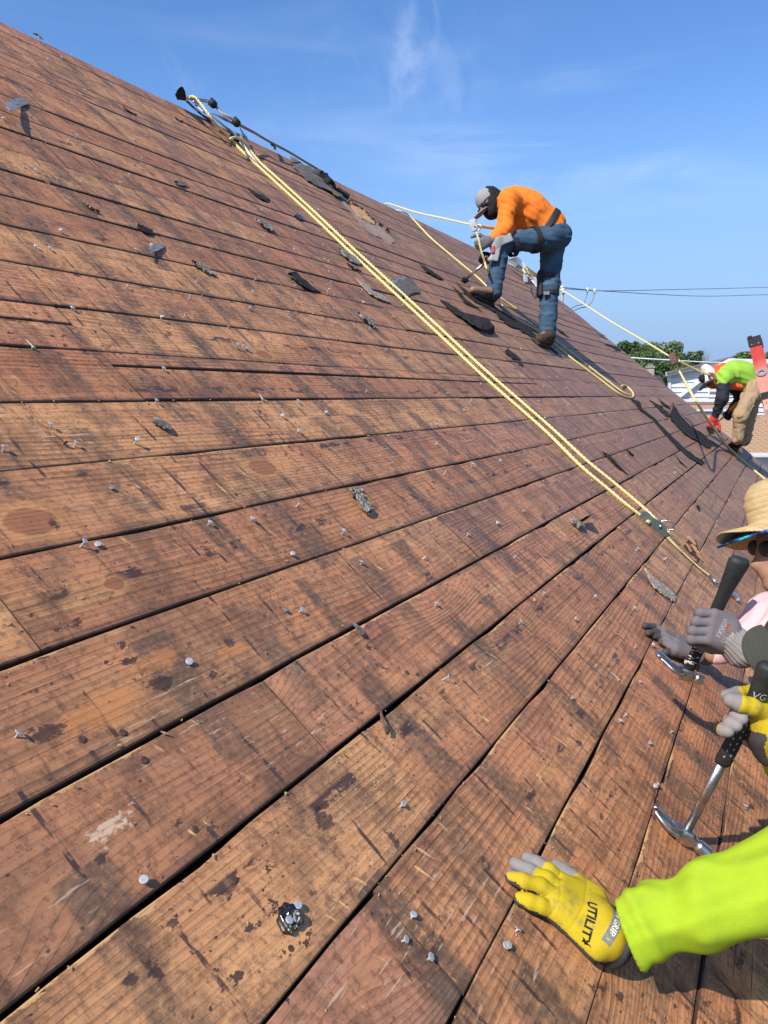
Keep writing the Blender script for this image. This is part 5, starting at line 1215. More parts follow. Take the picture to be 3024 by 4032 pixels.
def piece(name, parent, base, prims, vox, mats, k=.03, fold=None, pick=None, extra=None, margin=.03, flat=None):
    """prims: ('c', a, b, ra, rb) tapered limb, ('e', centre, axes matrix, radii) ellipsoid, ('b', centre, axes, halves, round) box"""
    pts = []; 
    for p in prims:
        if p[0] == 'c': r = max(p[3], p[4]); pts += [p[1] + Vector((r,) * 3), p[1] - Vector((r,) * 3), p[2] + Vector((r,) * 3), p[2] - Vector((r,) * 3)]
        else:
            r = max(p[3]); pts += [p[1] + Vector((r,) * 3), p[1] - Vector((r,) * 3)]
    lo, hi = grow(*inside(*pts), margin)
    def f(P):
        d = None
        for p in prims:
            if p[0] == 'c': e = s_cone(P, p[1], p[2], p[3], p[4])
            elif p[0] == 'e': e = s_ell(P, p[1], p[2], p[3])
            else: e = s_box(P, p[1], p[2], p[3], p[4])
            kk = p[-1] if isinstance(p[-1], dict) else None
            d = e if d is None else smin(d, e, k)
        if fold: d = d + wrinkle(P, *fold)
        if extra: d = extra(P, d)
        return d
    return solid(name, f, lo, hi, vox, mats, parent, base, pick)
def C(a, b, ra, rb): return ('c', Vector(a), Vector(b), ra, rb)
def E(c, M, r): return ('e', Vector(c), M, r)
def B(c, M, h, rd): return ('b', Vector(c), M, h, rd)
ID = Matrix.Identity(3)
def ring(name, parent, base, c, ax, r, w, th, mt, ell=1.0, x=None):
    """a strap round a limb"""
    M = frame(c, ax, x); V = []; Fc = []; n = 20
    for k in range(n):
        q = 2 * math.pi * k / n
        for rr, z in ((r, -w / 2), (r + th, -w / 2), (r + th, w / 2), (r, w / 2)): V.append(M @ Vector((math.cos(q) * rr, math.sin(q) * rr * ell, z)))
    for k in range(n):
        k2 = (k + 1) % n
        for j in range(4): Fc.append((k * 4 + j, k * 4 + (j + 1) % 4, k2 * 4 + (j + 1) % 4, k2 * 4 + j))
    return MB().add(V, Fc).obj(name, mt, parent, None, False, base)
def hand(name, parent, base, Wp, f, t, mats, s=1.0, curls=(.9, 1.3, .8), vox=.004, thumb_in=.5, rf=.0115, pick=None):
    """a gloved hand from its wrist: f points to the fingers, t to the thumb side"""
    f = Vector(f).normalized(); t = Vector(t); t = (t - f * t.dot(f)).normalized(); n = t.cross(f); n = n if True else -n
    Wp = Vector(Wp); L = ((.030, .092, .072), (.010, .096, .080), (-.010, .091, .074), (-.029, .082, .060)); ch = []
    palm = []
    for i, (o, b, l) in enumerate(L):
        p = Wp + f * b * s + t * o * s; palm.append((Wp + t * o * .62 * s + f * .012 * s, p)); pts = [p]; a = 0
        for j, fr in enumerate((.46, .30, .24)):
            a += curls[j]; p = p + (f * math.cos(a) - n * math.sin(a)) * l * fr * s; pts.append(p)
        ch.append(pts)
    b = Wp + f * .030 * s + t * .034 * s - n * .006 * s
    th = [b]; 
    for d, l in (((.62, .75, -.22), .044), ((.86, .30, -.40 * thumb_in * 2), .034), ((.9, -.05, -.6 * thumb_in * 2), .028)):
        b = b + (f * d[0] + t * d[1] + n * d[2]).normalized() * l * s; th.append(b)
    allp = [q for c_ in ch for q in c_] + th + [Wp]
    lo, hi = grow(*inside(*allp), .045 * s)
    def fn(P):
        d = None
        for a, b_ in palm:
            e = s_cone(P, a, b_, .017 * s, .0155 * s); d = e if d is None else smin(d, e, .022 * s)
        d = smin(d, s_cone(P, Wp - f * .04 * s, Wp + f * .01 * s, .030 * s, .027 * s), .03 * s)
        for c_ in ch: d = smin(d, chain(P, c_, [rf * s * 1.1, rf * s * 1.03, rf * s * .98, rf * s * .85], .006 * s), .005 * s)
        d = smin(d, chain(P, th, [.016 * s, .0145 * s, .013 * s, .0115 * s], .008 * s), .012 * s)
        return d
    tips = [c_[-1] for c_ in ch] + [th[-1]]
    return solid(name, fn, lo, hi, vox * s, mats, parent, base, pick), ch, th, n

# --- the worker in the orange shirt
def boot(p, base, A, H, T, vox=.008):
    hu_, hv_, _ = uvw(H); hp = RW(hu_, hv_, 0); tu, tv, _ = uvw(T); f = (RW(tu, tv, 0) - hp).normalized(); s = NW.cross(f).normalized(); M = Matrix((f, s, NW)).transposed()
    b = piece('boot', p, base, [C(hp + f * .025 + NW * .065, hp + f * .17 + NW * .050, .044, .040), E(hp + f * .205 + NW * .045, M, (.055, .046, .034)), C(A, hp + f * .035 + NW * .075, .056, .050), C(hp + f * .07 + NW * .11, hp + f * .15 + NW * .07, .038, .034)], vox, M_BOOT, .025, (22, .003, 4))
    so = piece('sole', b, base, [B(hp + f * .115 + NW * .016, M, (.148, .047, .016), .012)], vox, M_SOLE, .01)
    for k in range(3): strap('lace', [hp + f * (.085 + k * .028) + NW * (.128 - k * .022) - s * .03, hp + f * (.09 + k * .028) + NW * (.140 - k * .022), hp + f * (.085 + k * .028) + NW * (.128 - k * .022) + s * .03], .008, .006, M_BLACKCL, parent=b, base=base)
def worker_orange():
    J = lambda x, y, d: at(1650 + x / 2.37, 650 + y / 2.37, d)
    base = RW(*uv(2145, 1330), 0); p = thing('person', 'worker in an orange long-sleeved shirt, jeans and grey cap bending over a raised knee', 'person', base)
    IR, UP, DP = c_right, -c_down, c_fwd
    HC = J(1215, 640, 6.74); HN, HF = J(1200, 690, 6.66), J(1250, 730, 6.84); KN, KF = J(765, 722, 6.55), J(1215, 1110, 6.86)
    AN, AF = J(700, 1190, 6.565), J(1196, 1575, 6.885); CH = J(930, 385, 6.73); SN, SF = J(835, 335, 6.56), J(865, 345, 6.90)
    EN, WN = J(800, 600, 6.50), J(690, 695, 6.47); EF, WF = J(880, 720, 6.86), J(730, 860, 6.72); NK = J(800, 330, 6.74); HD = J(652, 345, 6.73)
    HNd, HFd = J(612, 728, 6.45), J(615, 900, 6.67)
    fd = (J(560, 430, 6.70) - J(640, 340, 6.73)).normalized(); hu = (J(575, 240, 6.73) - J(670, 360, 6.73)).normalized(); MH = axes(hu, fd)
    toeF = RP(1650 + 500 / 2.37, 650 + 1165 / 2.37, .045); heelF = RP(1650 + 680 / 2.37, 650 + 1262 / 2.37, .045)
    toeR = RP(1650 + 1120 / 2.37, 650 + 1625 / 2.37, .045); heelR = RP(1650 + 1205 / 2.37, 650 + 1655 / 2.37, .045)
    piece('body', p, base, [E(HD, MH, (.098, .080, .115)), E(HD + fd * .098 - hu * .01, ID, (.018, .016, .018)), C(HD, NK, .06, .065), C(NK, CH, .08, .13), C(CH, HC, .12, .09), C(CH, SN, .09, .06), C(CH, SF, .09, .06), C(SN, EN, .055, .042), C(EN, WN, .042, .03), C(SF, EF, .055, .042), C(EF, WF, .042, .03), C(WN, HNd, .03, .03), C(WF, HFd, .03, .03),
          C(HC, HN, .09, .07), C(HC, HF, .09, .07), C(HN, KN, .065, .05), C(KN, AN, .05, .042), C(HF, KF, .065, .05), C(KF, AF, .05, .042), C(AN, toeF, .04, .03), C(AF, toeR, .04, .03)], .016, M_SKIN, .05)
    W0 = J(1215, 565, 6.74)
    sh = [C(CH, W0, .158, .128), C(W0, W0.lerp(HC, .55), .130, .126), E(J(1050, 430, 6.73), axes(W0 - CH, DP), (.165, .150, .17)), C(J(845, 320, 6.73), CH, .095, .15), C(CH, SN, .12, .086), C(CH, SF, .12, .086), C(SN, EN, .080, .066), C(EN, WN, .066, .041), C(SF, EF, .080, .066), C(EF, WF, .066, .041), E(J(980, 560, 6.73), ID, (.09, .09, .06))]
    piece('shirt', p, base, sh, .011, M_ORANGE, .05, (11.5, .0095, 3, W0 - CH))
    tr = [E(J(1235, 655, 6.75), axes(HC - CH, DP), (.150, .128, .135)), E(J(1290, 665, 6.75), ID, (.105, .13, .115)), C(J(1200, 590, 6.74), HC, .128, .13), C(HN, KN, .104, .082), C(KN, AN, .080, .067), C(HF, KF, .110, .086), C(KF, AF, .084, .076)]
    piece('jeans', p, base, tr, .011, M_DENIM, .045, (12.0, .0082, 5))
    for nm, A, T, Hl in (('boot', AN, toeF, heelF), ('boot', AF, toeR, heelR)):
        boot(p, base, A, Hl, T)
    cap = lambda P, d: np.maximum(d, -((P - np.array(HD + hu * .012, np.float32)) @ np.array(hu, np.float32)))
    c0 = piece('cap', p, base, [E(HD + hu * .02 - fd * .006, MH, (.114, .094, .112))], .008, M_CAPG, .02, None, None, cap)
    piece('cap_brim', c0, base, [E(HD + fd * .135 + hu * .012 - hu * .025, MH, (.085, .080, .013))], .006, M_CAPG, .01)
    piece('neck_gaiter', p, base, [E(HD - fd * .020 - hu * .045, MH, (.108, .094, .105)), C(HD - hu * .05 - fd * .02, NK - UZ * .03, .095, .10), E(HD + fd * .045 - hu * .085, MH, (.06, .07, .05)), E(HD - fd * .035 + hu * .03, MH, (.095, .096, .085))], .008, M_BLACKCL, .04, (14, .004, 2))
    gl = piece('sunglasses', p, base, [B(HD + fd * .088 + hu * .012, MH, (.018, .075, .018), .008)], .006, M_BLACKPL, .01)
    hand('glove', p, base, WN + (HNd - WN) * .35, HNd - WN, UZ, M_GREYGL, 1.12, (1.3, 1.5, 1.0), .007)
    hand('glove', p, base, WF + (HFd - WF) * .35, HFd - WF, -DP, M_BLACKCL, 1.12, (1.1, 1.3, .9), .007)
    MK = axes(KN - HN, DP)
    kd = (KN - HN).normalized(); sd = (AN - KN).normalized()
    kp = piece('knee_pad', p, base, [B(J(770, 705, 6.452), axes(DP, J(880, 660, 6.45) - J(680, 735, 6.45)), (.095, .040, .008), .008), B(J(715, 815, 6.455), axes(DP, J(700, 900, 6.45) - J(735, 730, 6.45)), (.075, .036, .008), .008), E(J(715, 715, 6.50), MK, (.075, .07, .055)), B(J(690, 860, 6.47), axes(DP, J(650, 890, 6.45) - J(760, 810, 6.45)), (.05, .02, .01), .008)], .008, M_PAD, .02)
    piece('red_patch', kp, base, [B(J(690, 788, 6.440), axes(DP, J(690, 830, 6.45) - J(695, 745, 6.45)), (.032, .015, .006), .004)], .005, plain('faded_red_patch', (.42, .07, .05), .6), .01)
    MB().lathe([(.010, -.004), (.010, .002), (.006, .005)], frame(J(755, 727, 6.44), -DP), 10).obj('rivet', M_ALU, kp, None, True, base)
    for a, b, r in ((J(875, 745, 6.58), KN - HN, .093), (J(1078, 700, 6.62), KN - HN, .106)): ring('strap', p, base, a, b, r, .045, .006, M_STRAP)
    ring('strap', p, base, J(1208, 1198, 6.865), AF - KF, .088, .034, .008, M_STRAP); ring('strap', p, base, J(1205, 1045, 6.855), KF - HF, .096, .040, .006, M_STRAP)
    piece('knee_pad', p, base, [B(J(1128, 1110, 6.84), axes(-IR, UP), (.12, .05, .022), .02)], .009, M_STRAP, .02)
    strap('strap_tail', [J(1270, 1045, 6.80), J(1305, 1075, 6.78), J(1318, 1100, 6.78), J(1312, 1130, 6.78)], .022, .005, M_STRAP, parent=p, base=base)
    MB().box(J(1188, 1195, 6.765) - base, (.05, .02, .028), axes(UZ, IR)).obj('buckle', M_ALU, p)
    wa = np.array((W0 - CH).normalized(), np.float32); wc = np.array(J(1200, 572, 6.74), np.float32)
    piece('belt', p, base, sh[:1] + sh[1:2] + sh[2:3] + tr[:3], .009, M_STRAP, .05, None, None, lambda P, d: np.maximum(d - .010, np.abs((P - wc) @ wa) - .028))
    piece('tool_pouch', p, base, [B(J(1150, 640, 6.60), axes(DP, UP), (.065, .060, .020), .015)], .009, M_DENIM, .02, (12, .005, 8))
    # what he holds
    tip = RP(1650 + 425 / 2.37, 650 + 1075 / 2.37, .02); gr = J(640, 890, 6.62); bt = J(770, 745, 6.60)
    t = thing('pry_bar', 'black and red pry bar in the orange worker\'s gloved hand, its tip under a shingle', 'pry bar', tip)
    ax = (gr - tip).normalized()
    MB().tube([tip, tip.lerp(gr, .9)], [.011, .013], 8).obj('shaft', M_STEEL, t, None, True, tip)
    MB().tube([tip.lerp(gr, .85), gr, gr.lerp(bt, .5), bt], [.016, .018, .018, .020], 10).obj('handle', plain('red_brown_grip', (.30, .085, .05), .6), t, None, True, tip)
    MB().tube([tip + ax * .02, tip - ax * .03 - NW * .008], [.022, .012], 8, True, 2.0, NW).obj('blade', M_BLACKPL, t, None, False, tip)
    grn('tar_clump', 'black clump of shingle at the tip of the orange worker\'s pry bar', 1832, 1106, .035, .022, .016, 4, M_TARBLACK, 'tar clump')
def uvw_arr(Cn): return (Cn - np.array(O)) @ np.array(NW)
worker_orange()

# --- the worker in the lime green shirt at the far end of the roof
def worker_green():
    J = lambda x, y, d: at(2700 + x / 3.95, 1300 + y / 3.95, d)
    base = RW(*uv(2880, 1770), 0); p = thing('person', 'worker in a lime green shirt and tan trousers stooping behind the red ladder', 'person', base)
    IR, UP, DP = c_right, -c_down, c_fwd
    HC = J(1085, 790, 8.95); CH = J(700, 700, 8.9); SN, SF = J(590, 735, 8.70), J(620, 720, 9.12); EN, WN = J(565, 1070, 8.62), J(458, 1330, 8.72)
    EF, WF = J(870, 1040, 9.1), J(700, 1265, 9.0); HD = J(410, 770, 8.9); NK = J(520, 715, 8.9)
    HN, HF = J(1080, 880, 8.82), J(1110, 900, 9.08); KN, KF = J(850, 1330, 8.72), J(1000, 1290, 9.05); AN = J(815, 1690, 8.80); AF = J(925, 1720, 9.05)
    fd = (J(300, 880, 8.85) - J(410, 770, 8.9)).normalized(); hu = (J(320, 690, 8.9) - J(440, 800, 8.9)).normalized(); MH = axes(hu, fd)
    hN = J(400, 1470, 8.74)
    piece('body', p, base, [E(HD, MH, (.095, .078, .11)), E(HD + fd * .095, ID, (.017,) * 3), C(HD, NK, .06, .065), C(NK, CH, .08, .12), C(CH, HC, .13, .115), C(CH, SN, .09, .06), C(CH, SF, .09, .06), C(SN, EN, .05, .04), C(EN, WN, .04, .03), C(SF, EF, .05, .04), C(EF, WF, .04, .03), C(WN, hN, .03, .03),
          C(HC, HN, .11, .09), C(HC, HF, .11, .09), C(HN, KN, .08, .055), C(KN, AN, .05, .04), C(HF, KF, .08, .055), C(KF, AF, .05, .04)], .018, M_SKIN, .05)
    piece('shirt', p, base, [C(CH, HC, .150, .138), E(J(850, 690, 8.93), axes(HC - CH, DP), (.165, .150, .2)), C(J(540, 690, 8.9), CH, .085, .15), C(CH, SN, .115, .085), C(CH, SF, .115, .085), C(SN, SN.lerp(EN, .25), .086, .078), C(SF, SF.lerp(EF, .3), .08, .075), C(HC, J(1150, 870, 8.95), .135, .12)], .013, M_GREEN, .05, (11, .013, 7, HC - CH))
    for a, b, c_ in ((SN, EN, WN), (SF, EF, WF)):
        piece('sleeve', p, base, [C(a.lerp(b, .18), b, .074, .066), C(b, c_, .066, .044)], .011, M_NAVY, .03, (13, .009, 4))
    piece('hood', p, base, [E(HD - fd * .02, MH, (.118, .100, .115)), C(HD - fd * .03, J(560, 640, 8.88), .075, .05), C(J(430, 640, 8.9), J(590, 560, 8.88), .06, .035)], .010, M_REDCL, .04, (12, .006, 9))
    cp = piece('cap', p, base, [E(HD + hu * .05, MH, (.112, .094, .085)), E(J(330, 620, 8.88), MH, (.05, .07, .075))], .010, plain('white_cap', (.74, .68, .70), .7), .03)
    piece('cap_brim', cp, base, [E(HD + fd * .14 + hu * .015, MH, (.085, .082, .012)), E(J(265, 750, 8.86), axes(IR, UP), (.05, .03, .05))], .008, M_BLACKCL, .01)
    piece('sunglasses', p, base, [B(HD + fd * .10, MH, (.018, .07, .018), .008)], .008, M_BLACKPL, .01)
    piece('trousers', p, base, [E(J(1110, 850, 8.95), axes(HC - CH, DP), (.150, .125, .14)), C(HN, KN, .100, .078), C(KN, AN, .074, .064), C(HF, KF, .090, .070), C(KF, AF, .068, .060)], .013, M_TANP, .045, (12, .014, 11))
    piece('under_strap', p, base, [C(J(710, 850, 8.78), J(850, 880, 8.80), .035, .03)], .011, M_REDCL, .01)
    for T, Hl, A in ((RP(2700 + 490 / 3.95, 1300 + 1690 / 3.95, .045), RP(2700 + 800 / 3.95, 1300 + 1800 / 3.95, .045), AN), (RP(2700 + 640 / 3.95, 1300 + 1670 / 3.95, .045), RP(2700 + 905 / 3.95, 1300 + 1745 / 3.95, .045), AF)):
        boot(p, base, A, Hl, T, .010)
    hand('glove', p, base, WN + (hN - WN) * .2, hN - WN, IR, [M_REDGL, M_BLACKCL], 1.2, (.35, .5, .4), .009, pick=lambda Cn, nr: ((Cn - np.array(WN)) @ np.array((hN - WN).normalized()) > .135))
    hand('glove', p, base, WF, WF - EF, IR, M_BLACKCL, 1.2, (1.0, 1.2, .8), .009)
    strap('harness_strap', [J(470, 780, 8.66), J(430, 700, 8.70), J(380, 690, 8.75), J(345, 690, 8.8)], .05, .008, plain('brown_strap', (.20, .10, .06), .7), parent=p, base=base)
    tp = RP(2700 + 470 / 3.95, 1300 + 1460 / 3.95, .03)
    t = thing('pry_bar', 'orange-handled pry tool in the green worker\'s black glove', 'pry bar', tp)
    MB().tube([tp, J(600, 1340, 8.92), J(690, 1255, 8.93)], [.010, .012, .012], 8).obj('shaft', M_STEEL, t, None, True, tp)
    MB().tube([J(690, 1255, 8.93), J(800, 1140, 8.93)], [.022, .024], 10).obj('handle', plain('orange_grip', (.80, .27, .03), .5), t, None, True, tp)
worker_green()

# ------------------------------------------------------------------ flat lettering laid onto a curved thing
def lettering(name, text, org, xdir, ndir, size, mt, target, parent, lift=.0008, shear=0.0, bold=.0, sx=1.0):
    cu = bpy.data.curves.new(name, 'FONT'); cu.body = text; cu.size = size; cu.align_x = 'CENTER'; cu.align_y = 'CENTER'; cu.shear = shear; cu.offset = bold; cu.resolution_u = 2
    tmp = bpy.data.objects.new(name, cu); COL.objects.link(tmp); dg = bpy.context.evaluated_depsgraph_get()
    me = bpy.data.meshes.new_from_object(tmp.evaluated_get(dg)); bpy.data.objects.remove(tmp); bpy.data.curves.remove(cu)
    return lay(name, me, org, xdir, ndir, mt, target, parent, lift, sx)
def lay(name, me, org, xdir, ndir, mt, target, parent, lift, sx=1.0):
    n = Vector(ndir).normalized(); x = Vector(xdir); x = (x - n * x.dot(n)).normalized(); y = n.cross(x)
    tm = target.data; off = Vector(target.parent.matrix_world.translation) if target.parent else Vector(target.matrix_world.translation)
    off = target['base_at'] if 'base_at' in target else off
    off = Vector(off)
    bv = BVHTree.FromPolygons([Vector(v.co) + off for v in tm.vertices], [tuple(p.vertices) for p in tm.polygons])
    bm = bmesh.new(); bm.from_mesh(me); bmesh.ops.subdivide_edges(bm, edges=[e for e in bm.edges if e.calc_length() > .006], cuts=2); bm.to_mesh(me); bm.free()
    for v in me.vertices:
        q = Vector(org) + x * v.co.x * sx + y * v.co.y
        h = bv.ray_cast(q + n * .08, -n, .2)
        hit = h[0] if h[0] is not None else q
        v.co = hit + n * lift - off
    me.materials.clear(); me.materials.append(mt); me.update()
    o = bpy.data.objects.new(name, me); COL.objects.link(o); o.parent = parent; return o
def quadmesh(qs):
    V = []; Fc = []
    for cx, cy, w, h in qs:
        n = len(V); V += [(cx - w / 2, cy - h / 2, 0), (cx + w / 2, cy - h / 2, 0), (cx + w / 2, cy + h / 2, 0), (cx - w / 2, cy + h / 2, 0)]; Fc.append((n, n + 1, n + 2, n + 3))
    return pymesh('print', V, Fc)
M_PRINTW = plain('white_print', (.72, .72, .70), .6, var=.1); M_PRINTK = plain('black_print', (.012, .012, .012), .6); M_PRINTG = plain('grey_print', (.34, .33, .34), .7)
M_PRINTY = plain('dull_yellow_print', (.38, .36, .14), .7); M_PRINTR = plain('dull_red_print', (.26, .05, .05), .7)

# --- hammers
def hammer(name, label, butt, neck, claw, face, grip_to, side, shaft_steel=True, flare=1.0):
    """butt..neck is the handle axis, claw..face the head; grip_to is the share of the handle covered by the grip"""
    butt, neck = Vector(butt), Vector(neck); ax = (neck - butt).normalized(); L = (neck - butt).length
    t = thing(name, label, 'hammer', neck); sd = Vector(side); sd = (sd - ax * sd.dot(ax)).normalized(); hd = Vector(face) - Vector(claw[0]); hd = (hd - ax * hd.dot(ax)).normalized()
    sd = ax.cross(hd).normalized()
    cl = catmull(claw, 5); lo, hi = grow(*inside(neck, Vector(face), *cl), .035)
    M = Matrix((hd, sd, ax)).transposed(); pl = Vector(face)
    cdir = (pl - neck).normalized(); mid = neck.lerp(pl, .55)
    def f(P):
        d = s_box(P, neck + ax * .004, M, (.017, .0125, .019), .006)
        d = smin(d, s_cone(P, neck, mid, .0135, .0105), .012); d = smin(d, s_cyl(P, mid, pl, .0152, .003), .006)
        sq = P + 0
        for i in range(len(cl) - 1):
            w0 = .013 - .0085 * i / len(cl); w1 = .013 - .0085 * (i + 1) / len(cl)
            q = (P - np.array(cl[i], np.float32)); s_ = q @ np.array(sd, np.float32)
            Pq = P - np.outer(s_ * .55, np.array(sd, np.float32))
            d = smin(d, s_cone(Pq, cl[i], cl[i + 1], w0 * .62, w1 * .62), .008)
        q = (P - np.array(neck, np.float32)); away = (P - np.array(cl[1], np.float32))
        k = np.linalg.norm(P - np.array(cl[-1], np.float32), axis=1)
        cut = np.abs(q @ np.array(sd, np.float32)) - np.maximum(0, .0036 - k * .06)
        d = np.where(k < .06, np.maximum(d, -cut), d)
        return d
    o = solid('head', f, lo, hi, .0018, M_STEEL, t, neck)
    gp = neck.lerp(butt, 1 - grip_to)
    n = 12; secs = []
    prof = [(0, .0), (.02, .013), (.05, .0155), (.25, .0150), (.5, .0140), (.72, .0165), (.88, .0200 * flare), (.965, .0225 * flare), (.995, .018 * flare), (1.0, .004)]
    m_ = MB(); pts = [gp.lerp(butt, a) for a, r in prof]; m_.tube(pts, [max(.002, r) * 1.12 for a, r in prof], 16, True, .66, hd)
    g = m_.obj('grip', plain('black_rubber_grip', (.020, .022, .022), .62, var=.35, scale=70, bump=.3), t, None, True, neck)
    m2 = MB().tube([neck.lerp(gp, .05), gp.lerp(butt, .04)], [.0095, .0108], 14, True, .72, hd); m2.obj('shank', M_STEEL, t, None, True, neck)
    return t, g, ax, hd, sd, gp
def hammers():
    H = lambda x, y, d: at(2200 + x / 2.0133, 2500 + y / 2.0133, d)
    K = lambda x, y, d: at(2300 + x / 2.2113, 2100 + y / 2.2113, d)
    t, g, ax, hd, sd, gp = hammer('claw_hammer', 'claw hammer with a black handle marked in white, held in the grey glove', K(1365, 215, 1.96), K(895, 1215, 2.13), [K(850, 1205, 2.13), K(770, 1160, 2.13), K(690, 1090, 2.14), K(632, 1040, 2.15)], K(1032, 1285, 2.125), .985, c_fwd, flare=1.08)
    p0 = K(985, 1000, 2.08); up_ = (K(1365, 215, 1.96) - K(895, 1215, 2.13)).normalized(); nrm = -c_fwd
    g['base_at'] = tuple(t.location)
    xd = up_
    q = []
    for i in range(5): q.append((-.046 + i * .0165, -.0120, .0022, .0075)); q.append((-.046 + i * .0165, .0118, .0022, .0065))
    for i in range(9): q.append((-.046 + i * .0085, .0050, .0012, .0035))
    lay('ruler_marks', quadmesh(q), p0 + up_ * .004, xd, nrm, M_PRINTW, g, g, .0008)
    lettering('lettering', 'BOSS', K(915, 1125, 2.10), -sd if False else (K(985, 1135, 2.1) - K(860, 1110, 2.1)), nrm, .0125, M_PRINTW, g, g, bold=.0003)
    for s_, o in (('1', -.034), ('2', -.008), ('4', .020)): lettering('lettering', s_, p0 + up_ * o + (K(985, 1000, 2.08) - K(950, 990, 2.08)).normalized() * .0025, xd, nrm, .009, M_PRINTW, g, g)
    t2, g2, ax2, hd2, sd2, gp2 = hammer('framing_hammer', 'all-steel claw hammer with a white-flecked dark grip, held in the yellow glove', H(1700, 240, 1.53), H(1003, 1580, 1.725), [H(960, 1560, 1.725), H(890, 1510, 1.725), H(820, 1445, 1.73), H(762, 1370, 1.74)], H(1185, 1735, 1.715), .565, c_fwd, flare=1.1)
    g2['base_at'] = tuple(t2.location)
    q = []; rs = random.Random(2)
    for i in range(7):
        for j in range(3): q.append((-.045 + i * .015 + (j % 2) * .006, -.010 + j * .010, .0052, .0026))
    upd = (H(1700, 240, 1.53) - H(1003, 1580, 1.725)).normalized()
    lay('flecks', quadmesh(q), H(1420, 830, 1.60), upd, -c_fwd, M_PRINTG, g2, g2, .0008)
    lettering('lettering', 'VG', H(1590, 490, 1.55), H(1640, 520, 1.55) - H(1560, 500, 1.55), -c_fwd, .020, M_PRINTG, g2, g2)
hammers()
